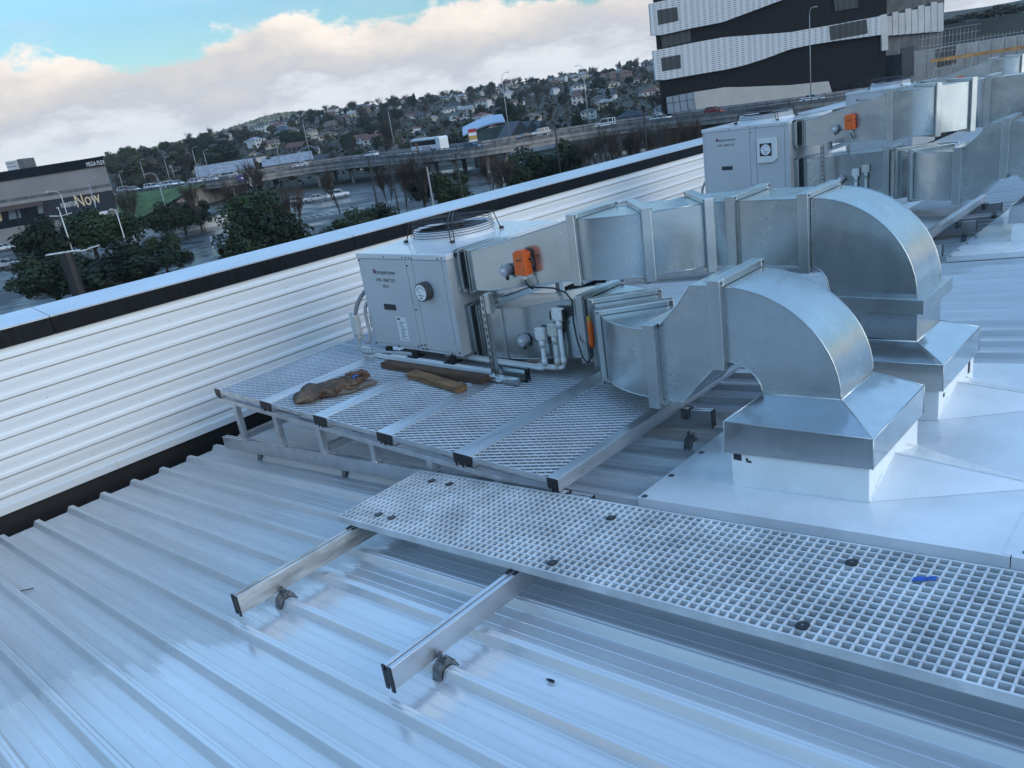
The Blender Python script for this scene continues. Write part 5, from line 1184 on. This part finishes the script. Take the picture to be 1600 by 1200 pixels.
mb = face_poly([(-250, 376), (70, 319), (76, 345), (-246, 402)], .05); gl = mb.build('shop_front', M['glass_dark'], fb)
for q_ in ([(58, 321), (68, 319.5), (71, 332), (61, 334)], [(13.5, 329), (24, 327), (27, 341), (15, 343)], [(27, 328), (31, 327.5), (34, 340), (30, 341)]): face_poly(q_, .1, .06).build('poster', M['glass_pale'], gl)
face_poly([(0, 332), (2, 331.7), (4, 345), (0, 346)], .1, .06).build('poster', M['sign_gold'], gl)
mb = face_poly([(154, 329), (168, 327), (170, 334), (156, 336)], .2, .1); mb.build('poster', M['print_white'], gl)
tw = thing('office_block', on_face(22, 262, 330), 'small pale tower block peeking above the black roof band at the far left', 'building')
mb = MB(); a, b = on_face(11, 262, 330), on_face(29, 259, 330); zt = on_face(29, 249.5, 330).z
mb.prism([(a.x, a.y, GZ), (b.x, b.y, GZ), (b.x, b.y, zt), (a.x, a.y, zt)], FH*9); mb.build('wall', M['house_white'], tw)
mb = MB(); c = on_face(37, 257, 330); mb.prism([(b.x, b.y, GZ), (c.x, c.y, GZ), (c.x, c.y, zt+.2), (b.x, b.y, zt+.2)], FH*9); mb.build('dark_core', M['concrete_dark'], tw)
mb = MB()
for k in range(3): z = zt-1.1-k*1.3; mb.prism([(a.x, a.y, z), (b.x-HX.x*.8, b.y-HX.y*.8, z), (b.x-HX.x*.8, b.y-HX.y*.8, z+.5), (a.x, a.y, z+.5)], FH*-.1)
mb.build('window_band', M['glass_pale'], tw)
# white garden wall and long white shed
a, b = gpt(165, 158), gpt(330, 158); wl = MB(); wl.prism([(a.x,a.y,GZ),(b.x,b.y,GZ),(b.x,b.y,GZ+1.8),(a.x,a.y,GZ+1.8)], FH*.3); tag(wl.build('garden_wall', M['house_white']), 'long low white wall behind the row of dark evergreens', 'wall')
def shed(px0, px1, dist, tpy0, tpy1, label, wallm, roofm, name='shed', dep=14):
    A_, B_ = gpt(px0, dist), gpt(px1, dist); z0 = hill_z((px0+px1)/2, dist)-.5; zt = pz((px0+px1)/2, (tpy0+tpy1)/2, dist)
    u = (B_-A_).normalized(); n_ = Vector((-u.y, u.x, 0)); n_ = n_ if n_.dot(A_) > 0 else -n_
    T = thing(name, (A_+B_)/2, label, 'building'); T.location.z = z0; ORG[T.name] = Vector(T.location); h = zt - z0
    e = .66*h + z0
    mb = MB(); mb.prism([(A_.x,A_.y,z0),(B_.x,B_.y,z0),(B_.x,B_.y,e),(A_.x,A_.y,e)], n_*dep); mb.build('wall', M[wallm], T)
    mb = MB(); o = n_*(-.5); p = [A_-u*.5+o, B_+u*.5+o]; r_ = [A_-u*.5+n_*dep*.5, B_+u*.5+n_*dep*.5]; q_ = [A_-u*.5+n_*(dep+.5), B_+u*.5+n_*(dep+.5)]
    mb.loft([[(p[k].x,p[k].y,e+.02),(r_[k].x,r_[k].y,zt),(q_[k].x,q_[k].y,e+.02),(r_[k].x,r_[k].y,e-.1)] for k in (0,1)]); mb.build('roof', M[roofm], T)
    mb = MB(); L = (B_-A_).length; k = 0
    while k*3+2 < L: c = A_+u*(k*3+1); mb.prism([(c.x,c.y,z0+.35*h),(c.x+u.x*1.3,c.y+u.y*1.3,z0+.35*h),(c.x+u.x*1.3,c.y+u.y*1.3,z0+.55*h),(c.x,c.y,z0+.55*h)], n_*-.05); k += 1
    mb.build('windows', M['glass_dark'], T); return T
shed(300, 388, 262, 258, 252, 'long low white shed with pale ribbed roof beyond the left bridge end', 'house_white', 'tile_pale')
shed(404, 480, 275, 246, 240, 'pale low building with grey roof beyond the left bridge span', 'house_grey', 'tile_pale')
T = thing('showroom', gpt(750, 250), 'dark building with bright curved white-blue roof beyond the bridge right of the coach', 'building')
a, b = gpt(724, 250), gpt(786, 250); zt = pz(755, 196, 250); mb = MB(); mb.prism([(a.x,a.y,GZ),(b.x,b.y,GZ),(b.x,b.y,zt-1),(a.x,a.y,zt-1.8)], FH*14); mb.build('wall', M['tile_green'], T)
mb = MB(); rings = []
for i in range(9):
    t = i/8; p = a + (b-a)*t - HX*1.2*(1-t); z = zt-1.9+2.3*math.sin(t*math.pi*.62); rings.append([(p.x-FH.x, p.y-FH.y, z-.4), (p.x+FH.x*15, p.y+FH.y*15, z+1.6), (p.x+FH.x*15, p.y+FH.y*15, z+2.0), (p.x-FH.x, p.y-FH.y, z)])
mb.loft(rings); mb.build('curved_roof', mat('pale_blue_roof', (.40, .46, .56), .5), T)
# pylon sign and the blue bridge sign
q = gpt(733, 205); T = thing('pylon_sign', q, 'striped pylon sign in red, white and yellow right of the coach', 'sign'); zt = pz(733, 202, 205)
mb = MB(); mb.bar(q, (q.x, q.y, zt), 1.1, .4, FH); mb.build('pylon_body', M['print_black'], T)
for k, (cname, c) in enumerate((('sign_red', (.42, .03, .04)), ('print_white', None), ('sign_yellow', (.55, .36, .05)), ('print_white', None))):
    if c and cname not in M: mat(cname, c, .4)
    z1 = zt - k*.85; mb = MB(); mb.prism([q+HX*-1.0+Vector((0,0,z1-.78-q.z)), q+HX*1.0+Vector((0,0,z1-.78-q.z)), q+HX*1.0+Vector((0,0,z1-q.z)), q+HX*-1.0+Vector((0,0,z1-q.z))], FH*-.35); mb.build('sign_panel', M[cname], T)
i = min(range(len(al)), key=lambda k: (al[k]-at(376, interp(bp, 376), ZB)).length); d, n_ = side(i); c = al[i]-n_*.15
T = thing('road_sign', c, 'blue and purple road sign fixed to the left bridge parapet', 'sign'); mb = MB(); mb.prism([c+d*-1.3+Vector((0,0,-1.9)), c+d*1.3+Vector((0,0,-1.9)), c+d*1.3+Vector((0,0,-.1)), c+d*-1.3+Vector((0,0,-.1))], n_*-.08); mb.build('sign_plate', mat('sign_purple', (.06, .05, .22), .5), T)
mb = MB(); mb.prism([c+d*-.5+Vector((0,0,-1.1))-n_*.1, c+d*.5+Vector((0,0,-1.1))-n_*.1, c+d*.5+Vector((0,0,-.8))-n_*.1, c+d*-.5+Vector((0,0,-.8))-n_*.1], n_*-.02); mb.build('sign_mark', M['print_white'], T)
# ------------------------------------------------------------------ black and white clad building
D1 = 190.0
def bpt(px, py, off=0): return on_face(px, py, D1) - FH*off
def clad(name, c, seam, hs):
    m = bpy.data.materials.new(name); m.use_nodes = True; n = NT(m)
    tc = n.new('ShaderNodeTexCoord'); vr = n.new('ShaderNodeVectorRotate'); vr.rotation_type = 'Z_AXIS'; vr.inputs['Angle'].default_value = math.atan2(-HX.y, HX.x); n.link(tc.outputs['Object'], vr.inputs['Vector'])
    sx = n.new('ShaderNodeSeparateXYZ'); n.link(vr.outputs[0], sx.inputs[0])
    fz = n.math('FRACT', n.math('MULTIPLY', sx.outputs['Z'], 1/hs)); fx = n.math('FRACT', n.math('MULTIPLY', sx.outputs['X'], 1/4.05))
    wob = n.math('MULTIPLY', n.math('SINE', n.math('MULTIPLY', sx.outputs['X'], 4.6)), .25)
    lz = n.ramp(n.math('ADD', fz, wob), [(.12, .45), (.32, 1)]); lx = n.ramp(fx, [(.010, seam), (.026, 1)])
    cc = n.mix(1.0, n.mix(1.0, c, lz, 'MULTIPLY'), lx, 'MULTIPLY'); n.link(cc, n.b.inputs['Base Color']); n.b.inputs['Roughness'].default_value = .7; n.b.inputs['Specular IOR Level'].default_value = .15; M[name] = m; return m
clad('clad_white', (.58, .60, .62), .45, .42); clad('clad_dark', (.008, .0085, .010), .6, .42); clad('clad_mid', (.07, .075, .075), .5, .42)
bb = thing('clad_building', bpt(1200, 130), 'large building clad in wavy pale and black louvred bands behind the motorway', 'building')
def pil(pts, th, off=0): mb = MB(); mb.prism([bpt(x, y, off) for x, y in pts], FH*-th); return mb
a, b = bpt(1034, 178), bpt(1384, 120); mb = MB(); zt = 32
mb.prism([(a.x,a.y,GZ),(b.x,b.y,GZ),(b.x,b.y,zt),(a.x,a.y,zt)], gdir(1050)*45); mb.build('dark_wall', M['clad_dark'], bb)
def lim(t): return [(x, y) for x, y in t]
pil([(1013, 7), (1220, -40), (1228, -3), (1217.5, 1.5), (1128, 35), (1078, 45), (1032, 55.5), (1016.5, 56)], 1.2).build('pale_band', M['clad_white'], bb)
pil([(1010, -22), (1400, -90), (1400, -62), (1011, -2)], 1.0).build('pale_band', M['clad_white'], bb)
pil([(1374, 24), (1384, 22), (1386, 78), (1376, 80)], .6).build('white_corner', M['house_white'], bb)
b2 = pil([(1018.5, 80), (1073, 69), (1127, 59), (1180, 55), (1233, 51), (1260, 46), (1290, 41), (1372, 26), (1373, 55), (1300, 65), (1268, 70), (1233, 77), (1193, 92), (1160, 102.5), (1130, 109.5), (1085, 117), (1038, 125), (1023, 125.5)], 1.2).build('pale_band', M['clad_white'], bb)
pil([(1083, 144), (1131, 136.5), (1160, 136), (1234, 133), (1293, 127), (1300, 150), (1240, 158), (1086, 172)], .6).build('lower_cladding', mat('clad_cream', (.42, .41, .385), .6, 0, .06, .4), bb)
g_ = pil([(1040, 152), (1083.5, 144), (1087, 172), (1043, 178)], .5).build('corner_glass', M['glass_pale'], bb)
mb = MB()
for t in (.23, .46, .72, 1.0): p = bpt(1040+43.5*t, 152-8*t, .53); q2 = bpt(1043+44*t, 178-6*t, .53); mb.bar(p, q2, .12, .06, FH)
p, q2 = bpt(1041, 162, .53), bpt(1085, 155, .53); mb.bar(p, q2, .12, .06, FH); mb.build('mullions', M['pole_black'], g_)
for pts in ([(1025, 17), (1056, 12), (1058, 33), (1027, 40)], [(1031, 91), (1061, 86), (1062, 107), (1033, 112)], [(1292, 42), (1350, 31), (1352, 53), (1294, 64)]): pil(pts, .08, 1.2).build('louvre_window', M['clad_mid'], b2)
pil([(1032, 56), (1078, 46), (1079, 65), (1034, 75)], .3).build('louvre_bay', M['clad_mid'], bb)
pil([(1302, -2), (1338, -8), (1340, 12), (1304, 18)], .3).build('louvre_bay', M['clad_mid'], bb)
pil([(1293, 132), (1372, 116), (1374, 136), (1296, 150)], .35).build('glazed_base', M['glass_dark'], bb)
# finned block, concrete block and scaffold at the right
D2 = 205.0
def cpt(px, py, off=0): return on_face(px, py, D2) - FH*off
fbk = thing('finned_building', cpt(1420, 100), 'dark building with white vertical fins behind the scaffold at the top right', 'building')
a, b = cpt(1380, 120), cpt(1472, 106); mb = MB(); mb.prism([(a.x,a.y,GZ),(b.x,b.y,GZ),(b.x,b.y,30),(a.x,a.y,30)], FH*25); mb.build('dark_wall', M['concrete_dark'], fbk)
for k in range(9):
    px = 1386 + k*10; yt = 26 - k*2.6; yb = 56 - k*.8
    mb = MB(); p, q2 = cpt(px, yt-(4 if k % 2 else 0), .4), cpt(px+.6, yb, .4); w2 = HX*.72; mb.prism([p-w2, p+w2, q2+w2, q2-w2], FH*-.5); mb.build('white_fin', M['house_white'], fbk)
cbk = thing('concrete_building', cpt(1520, 90, 10), 'low concrete building with panel joints behind the scaffold at the right', 'building')
a, b = cpt(1375, 120, 10), cpt(1720, 60, 10); mb = MB(); zt = pz(1500, 72, 190); mb.prism([(a.x,a.y,GZ),(b.x,b.y,GZ),(b.x,b.y,zt),(a.x,a.y,zt)], FH*20); cw = mb.build('wall', mat('concrete_panel', (.30, .31, .31), .8, 0, .12, .4), cbk)
mb = MB(); L = (b-a).length
for k in range(1, 18): p = a + (b-a)*(k/18) - FH*.02; mb.bar((p.x,p.y,GZ), (p.x,p.y,zt), .07, .04, FH)
mb.build('panel_joints', M['concrete_dark'], cw)
mb = MB(); mb.prism([cpt(1427, 82, 10.1), cpt(1456, 76, 10.1), cpt(1457, 102, 10.1), cpt(1428, 108, 10.1)], FH*-.1); mb.build('doorway', M['print_black'], cbk)
mb = MB(); mb.prism([cpt(1374, 80, 10.1), cpt(1392, 77, 10.1), cpt(1393, 120, 10.1), cpt(1375, 124, 10.1)], FH*-.4); mb.build('dark_hoarding', M['tile_dark'], cbk)
sc = thing('scaffold', cpt(1480, 110, 16), 'tube scaffold with orange planks in front of the concrete building at right', 'scaffold')
mb = MB(); ps = [1386 + 11*k for k in range(21)]
for px in ps:
    for o in (16, 14.6):
        p = cpt(px, 60, o); ht = pz(px, hor(px)+ (-15 if px < 1470 else 2), 190); mb.tube([(p.x,p.y,GZ), (p.x,p.y,ht)], .05, 5)
mb.build('standards', M['pole_grey'], sc)
mb = MB()
for z in (-8, -6, -4.2, -2.4, -.8, .8, 2.2):
    for o in (16, 14.6):
        p, q2 = cpt(1386, 60, o), cpt(1612 if z < 0 else 1470, 60, o); mb.tube([(p.x,p.y,z), (q2.x,q2.y,z)], .045, 5)
mb.build('ledgers', M['pole_grey'], sc)
mb = MB()
for px in (1400, 1425, 1452, 1490, 1520, 1570): p, q2 = cpt(px, 60, 16.1), cpt(px+14, 60, 16.1); mb.tube([(p.x,p.y,-9), (q2.x,q2.y,-1)], .045, 5)
mb.build('braces', M['pole_white'], sc)
for z, x0, x1 in ((-4.35, 1398, 1600),):
    p, q2 = cpt(x0, 60, 16.2), cpt(x1, 60, 16.2); mb = MB(); mb.bar((p.x,p.y,z+.25), (q2.x,q2.y,z+.25), .06, .75, (0,0,1)); mb.build('plank_deck', mat('scaffold_plank', (.36, .20, .075), .8, 0, .25, .5), sc)
# ------------------------------------------------------------------ houses and trees over the hillside
def house_proto(w, d, h, rh, hip, wallm, roofm):
    Hs = bpy.data.objects.new('house', None); col.objects.link(Hs)
    mb = MB(); mb.box(-w/2, w/2, -d/2, d/2, -1.5, h); 
    if not hip: mb.add([(-w/2,-d/2,h),(-w/2,d/2,h),(-w/2,0,h+rh*.93),(w/2,-d/2,h),(w/2,d/2,h),(w/2,0,h+rh*.93)], [(0,2,1),(3,4,5)])
    wo = mb.build('wall', M[wallm], Hs)
    mb = MB(); e = .45; i = (w/2-d*.45) if hip else w/2+e
    mb.add([(-w/2-e,-d/2-e,h-.1),(w/2+e,-d/2-e,h-.1),(w/2+e,d/2+e,h-.1),(-w/2-e,d/2+e,h-.1),(-i,0,h+rh),(i,0,h+rh)], [(0,1,5,4),(2,3,4,5),(1,2,5),(3,0,4)] + ([(0,3,2,1)] if hip else []))
    mb.build('roof', M[roofm], Hs)
    for s_ in (-1, 1):
        for k in range(3):
            for lv in range(1 if h < 4 else 2):
                mb = MB(); x = -w*.32 + w*.30*k; z = 1.0 + 2.7*lv; mb.box(x-.65, x+.65, min(s_*(d/2), s_*(d/2+.04)), max(s_*(d/2), s_*(d/2+.04)), z, z+1.2); mb.build('window', M['glass_dark'], Hs)
    return Hs
HP = []
for wl_, rf in (('house_white','tile_dark'), ('house_cream','tile_pale'), ('house_white','tile_red'), ('house_grey','tile_dark'), ('house_cream','tile_brown'), ('house_white','tile_pale'), ('house_brick','tile_red'), ('house_white','tile_green')):
    for st_, (w, d, h, rh, hip) in (('single-storey', (13, 8, 2.8, 1.9, True)), ('gabled', (11, 7.5, 2.9, 2.6, False)), ('two-storey', (11, 8.5, 5.4, 2.0, True))):
        HP.append([house_proto(w, d, h, rh, hip, wl_, rf), st_, wl_.split('_')[1], rf.split('_')[1], 0])
ZONES = [(230, 300, 'beyond the queued cars on the left'), (300, 395, 'above the long low white shed'), (395, 470, 'above the left bridge span'), (470, 545, 'right of the left-span lamp post'), (545, 605, 'left of the coach front'), (605, 660, 'above the coach front'), (660, 712, 'above the coach rear'), (712, 782, 'above the curved bright roof'), (782, 850, 'right of the right-arm lamp post'), (850, 905, 'left of the left-arm lamp post'), (905, 965, 'above the white van'), (965, 1045, 'beside the black and white building')]
def zone(px): return next((z for a, b, z in ZONES if a <= px < b), 'on the far right slope')
def tier(px, d): 
    t = (d-240)/(interp(DR, px)-240); return 'low' if t < .22 else 'mid' if t < .55 else 'high' if t < .85 else 'top'
TW = dict(low='at the hill foot', mid='halfway up the hill', high='high on the hill', top='along the hilltop')
rnd = random.Random(31); placed = []; nh = 0; tries = 0
while nh < 155 and tries < 6000:
    tries += 1; px = rnd.uniform(238, 1050); dr = interp(DR, px); d = 250 + (dr-10-250)*rnd.random()**.8
    if px < 430 and d < 330: continue
    p = gpt(px, d); 
    if any((p-q).length < 11 for q in placed): continue
    placed.append(p); z = hill_z(px, d); hp = rnd.choice(HP)
    o = hp[0] if hp[4] == 0 else copy_tree(hp[0]); hp[4] += 1
    o.location = (p.x, p.y, z+.2); ang = math.atan2(HX.y, HX.x) + rnd.choice((0, 0, math.pi/2)) + rnd.uniform(-.5, .5); o.rotation_euler = (0, 0, ang); s_ = rnd.uniform(.50, .78); o.scale = (s_, s_, s_)
    tag(o, f'{hp[2]}-walled {hp[1]} house, {hp[3]} roof, {TW[tier(px, d)]} {zone(px)}', 'house', 'houses on the hillside'); nh += 1
for hp in HP:
    if hp[4] == 0:
        for ch in list(hp[0].children): bpy.data.objects.remove(ch)
        bpy.data.objects.remove(hp[0])
# the steep white gables beyond the bridge
for px, lab in ((798, 'steep white gable with dark roof, left of three beyond the bridge'), (816, 'steep white gable with dark roof, middle of three beyond the bridge'), (832, 'steep white gable with dark roof, right of three beyond the bridge')):
    o = house_proto(9, 6.5, 3.0, 4.2, False, 'house_white', 'tile_dark'); q = gpt(px, 235); zt = pz(px, 190, 235); o.location = (q.x, q.y, zt-7.2); o.rotation_euler = (0, 0, math.atan2(FH.y, FH.x)+.35); tag(o, lab, 'house', 'steep gabled houses')
rnd = random.Random(77); nt = 0; tries = 0; tp = []
TN = dict(dark='rounded dark evergreen', green='bushy green tree', olive='olive-green tree', cone='dark conifer', bare='bare brown winter tree', pale='pale tree')
while nt < 285 and tries < 8000:
    tries += 1; px = rnd.uniform(165, 1060); dr = interp(DR, px)
    t = rnd.random(); d = 242 + (dr+25-242)*(t**.9 if rnd.random() < .72 else .96+.04*rnd.random())
    p = gpt(px, d)
    if any((p-q).length < 7 for q in placed) or any((p-q).length < 6.5 for q in tp): continue
    tp.append(p); k = rnd.choice(('dark','dark','olive','olive','olive','green','bare','bare','cone' if rnd.random() < .4 else 'dark'))
    h = rnd.uniform(4.5, 9) if k != 'cone' else rnd.uniform(8, 12)
    if px < 430: h *= 1.05
    b = (p.x, p.y, hill_z(px, d)-.4)
    tree(k, b, h, f'{TN[k]} {TW[tier(px, d)]} {zone(px)}' if px >= 230 else f'{TN[k]} {TW[tier(px, d)]} right of the furniture building', 'trees on the hillside', h*rnd.uniform(.85, 1.35) if k not in ('cone', 'bare') else None); nt += 1
# silhouettes that read one by one on the skyline
for px, d, tpy, w, k, lab in ((285, 330, 226, 46, 'cone', 'tall dark conifer above the lamp posts at the left end of the motorway'), (338, 340, 226, 70, 'dark', 'broad dark evergreen above the long white shed'), (210, 330, 240, 60, 'olive', 'olive tree cluster top right of the furniture building'), (255, 360, 233, 70, 'olive', 'broad olive tree left of the tall dark conifer'), (448, 420, 202, 34, 'dark', 'round dark evergreen beside the left-span lamp post top'), (604, 620, 160, 26, 'dark', 'tall dark evergreen on the skyline left of the coach'), (690, 700, 155, 30, 'dark', 'round evergreen on the skyline above the coach rear'), (835, 720, 131, 26, 'dark', 'domed evergreen on the skyline right of the right-arm lamp post'), (995, 700, 95, 15, 'cone', 'tallest narrow tree on the skyline left of the black and white building'), (980, 700, 104, 14, 'dark', 'small round tree just left of the tallest skyline tree'), (1012, 700, 101, 16, 'dark', 'round skyline tree touching the black and white building'), (935, 720, 112, 24, 'dark', 'flat-topped evergreen on the skyline above the van'), (958, 720, 109, 18, 'dark', 'evergreen on the skyline above and right of the van'), (788, 300, 152, 40, 'dark', 'large dark evergreen behind the right-arm lamp post')):
    q = gpt(px, d); z = hill_z(px, d) if d > 235 else GZ; zt = pz(px, tpy, d); tree(k, (q.x, q.y, z-.3), max(4, zt-z+.3), lab, 'trees on the hillside', w/F*d)
for px, tpy, w in ((1500, 22, 40), (1530, 14, 44), (1562, 6, 46), (1592, 2, 46), (1478, 30, 26)):
    d = 330; q = gpt(px, d); zt = pz(px, tpy, d); tree('olive', (q.x, q.y, 3.5), zt-3.5, 'grey-green tree on the skyline behind the scaffold at top right', 'skyline trees behind the scaffold', w/F*d)
mb = MB(); ps = list(range(1440, 1801, 30)); rows = [[(*(gdir(p)*d).xy, z) for p in ps] for d, z in ((290, -13), (318, 4.5), (420, 6), (520, -13))]; w = len(ps)
mb.add([v for r_ in rows for v in r_], [(j*w+i, j*w+i+1, (j+1)*w+i+1, (j+1)*w+i) for j in range(3) for i in range(w-1)]); tag(mb.build('knoll', M['hill_soil']), kind='structure')
rnd = random.Random(19); mb = MB()
for i in range(9000):
    px = rnd.uniform(170, 1080); dr = interp(DR, px); d = 236 + (dr+20-236)*rnd.random()**.8; p = gpt(px, d)
    if any(abs(p.x-q.x) < 6 and abs(p.y-q.y) < 6 for q in placed): continue
    r_ = rnd.uniform(.6, 1.5); c = Vector((p.x, p.y, hill_z(px, d)+r_*rnd.uniform(.2, 1.5)))
    for k in range(2):
        u = Vector((rnd.uniform(-1,1), rnd.uniform(-1,1), rnd.uniform(-.6,1))).normalized(); v = u.cross(Vector((rnd.uniform(-1,1), rnd.uniform(-1,1), 1))).normalized()
        mb.add([c-u*r_, c+v*r_*.7, c+u*r_, c-v*r_*.7], [(0,1,2,3)])
tag(mb.build('garden_scrub', M['leaf_olive']), kind='stuff')
# low scrub and wood on the far hill, sunlight put into its colour, one mass
rnd = random.Random(9); mb = MB()
for i in range(5200):
    px = rnd.uniform(150, 620); d = rnd.uniform(1380, 1850); f = .35 + .65*min(1, (d-1400)/350) if d < 1750 else 1.0
    z = interp(far, px)/F*1750*f; p = gdir(px)*d; r_ = rnd.uniform(2.0, 5.5); c = Vector((p.x, p.y, z+r_*.4))
    for k in range(2):
        u = Vector((rnd.uniform(-1,1), rnd.uniform(-1,1), rnd.uniform(-.6,1))).normalized(); v = u.cross(Vector((rnd.uniform(-1,1), rnd.uniform(-1,1), 1))).normalized()
        mb.add([c-u*r_, c+v*r_*.8, c+u*r_, c-v*r_*.8], [(0,1,2,3)])
tag(mb.build('far_wood', M['leaf_sunlit']), kind='stuff')
mb = MB(); mb.box(-2600, 2600, -2600, 2600, GZ-1.2, 75); hz = mb.build('haze', None or M['glass_dark'])
hm_ = bpy.data.materials.new('haze'); hm_.use_nodes = True; t_ = hm_.node_tree; t_.nodes.remove(t_.nodes['Principled BSDF']); pv = t_.nodes.new('ShaderNodeVolumePrincipled')
pv.inputs['Color'].default_value = (.86, .91, 1, 1); pv.inputs['Density'].default_value = HAZE; t_.links.new(pv.outputs[0], t_.nodes['Material Output'].inputs['Volume'])
hz.data.materials.clear(); hz.data.materials.append(hm_); tag(hz, kind='stuff')
# ================================================================== sky and light
SUN_EL, SUN_AZ = SEL, None
w = bpy.data.worlds.new('World'); scene.world = w; w.use_nodes = True; nt_ = w.node_tree
class WN(NT):
    def __init__(s): s.t = nt_; s.n = nt_.nodes; s.l = nt_.links; s.b = None
n = WN(); bg = n.n['Background']
sun_dir = Vector((.98, .10, 0)).normalized()*math.cos(R(SUN_EL)) + Vector((0,0,math.sin(R(SUN_EL))))       # towards the sun, behind the camera
sky = n.new('ShaderNodeTexSky', sky_type='NISHITA'); sky.sun_disc = False; sky.sun_elevation = R(SUN_EL); sky.sun_rotation = math.atan2(sun_dir.x, sun_dir.y)
sky.altitude = 20; sky.air_density = 1.3; sky.dust_density = .6; sky.ozone_density = 2.0
tc = n.new('ShaderNodeTexCoord'); sp = n.new('ShaderNodeSeparateXYZ'); n.link(tc.outputs['Generated'], sp.inputs[0]); el = n.math('MULTIPLY', n.math('ARCSINE', sp.outputs['Z']), 57.2958)
def wnoise(scale, zs, detail, rough=.55, off=0):
    mp = n.new('ShaderNodeMapping'); mp.inputs['Scale'].default_value = (1, 1, zs); mp.inputs['Location'].default_value = (off, off*.7, off*.3); n.link(tc.outputs['Generated'], mp.inputs['Vector']); return n.noise(mp.outputs['Vector'], scale, detail, rough)
edge = n.math('ADD', n.math('MULTIPLY', n.math('SUBTRACT', wnoise(5.5, 1.6, 8, .58, 3.1), .5), 8.5), n.math('MULTIPLY', n.math('SUBTRACT', wnoise(22, 1.6, 8, .62, 1.0), .5), 3.4))
ecl = n.math('ADD', el, edge)
mask = n.ramp(n.math('DIVIDE', ecl, 20.0), [(.292, 1), (.322, 0)])
body = n.math('ADD', el, n.math('MULTIPLY', n.math('SUBTRACT', wnoise(8, 2.4, 8, .62, 7.7), .5), 10.5))
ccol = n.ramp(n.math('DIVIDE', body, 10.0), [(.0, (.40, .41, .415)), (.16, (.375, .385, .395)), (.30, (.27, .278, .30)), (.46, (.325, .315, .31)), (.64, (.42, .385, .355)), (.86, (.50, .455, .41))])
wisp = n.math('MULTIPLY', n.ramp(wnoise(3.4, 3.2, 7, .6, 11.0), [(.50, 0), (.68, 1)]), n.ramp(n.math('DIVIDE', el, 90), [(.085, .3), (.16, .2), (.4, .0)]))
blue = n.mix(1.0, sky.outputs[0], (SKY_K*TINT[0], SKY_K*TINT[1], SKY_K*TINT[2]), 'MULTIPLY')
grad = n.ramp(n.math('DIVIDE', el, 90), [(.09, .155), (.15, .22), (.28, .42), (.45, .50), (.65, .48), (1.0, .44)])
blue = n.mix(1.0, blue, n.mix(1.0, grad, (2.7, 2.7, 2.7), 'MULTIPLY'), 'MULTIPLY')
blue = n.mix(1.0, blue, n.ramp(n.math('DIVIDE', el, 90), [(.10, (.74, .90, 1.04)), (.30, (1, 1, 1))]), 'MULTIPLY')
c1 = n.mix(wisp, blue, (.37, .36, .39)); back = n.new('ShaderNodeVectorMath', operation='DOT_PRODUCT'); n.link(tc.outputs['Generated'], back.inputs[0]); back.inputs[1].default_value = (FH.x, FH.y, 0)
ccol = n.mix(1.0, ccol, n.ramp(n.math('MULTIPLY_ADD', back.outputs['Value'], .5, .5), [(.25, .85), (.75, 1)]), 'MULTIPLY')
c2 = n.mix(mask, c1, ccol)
dnm = n.math('LESS_THAN', el, -.5)
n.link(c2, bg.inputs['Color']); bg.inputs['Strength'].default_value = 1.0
ld = bpy.data.lights.new('sun', 'SUN'); ld.energy = .5; ld.angle = R(45); ld.color = (1.0, .86, .70); lo = bpy.data.objects.new('sun', ld); col.objects.link(lo)
lo.rotation_euler = sun_dir.to_track_quat('Z', 'Y').to_euler(); lo.location = (0, 0, 60)
vs_ = scene.view_settings; vs_.view_transform = 'Standard'; vs_.look = 'None'; vs_.exposure = EXPO; vs_.gamma = 1.0; vs_.use_curve_mapping = False
scene.render.engine = 'CYCLES'; scene.cycles.use_denoising = True; scene.cycles.max_bounces = 6; scene.cycles.diffuse_bounces = 3; scene.cycles.glossy_bounces = 4
scene.cycles.caustics_reflective = False; scene.cycles.caustics_refractive = False
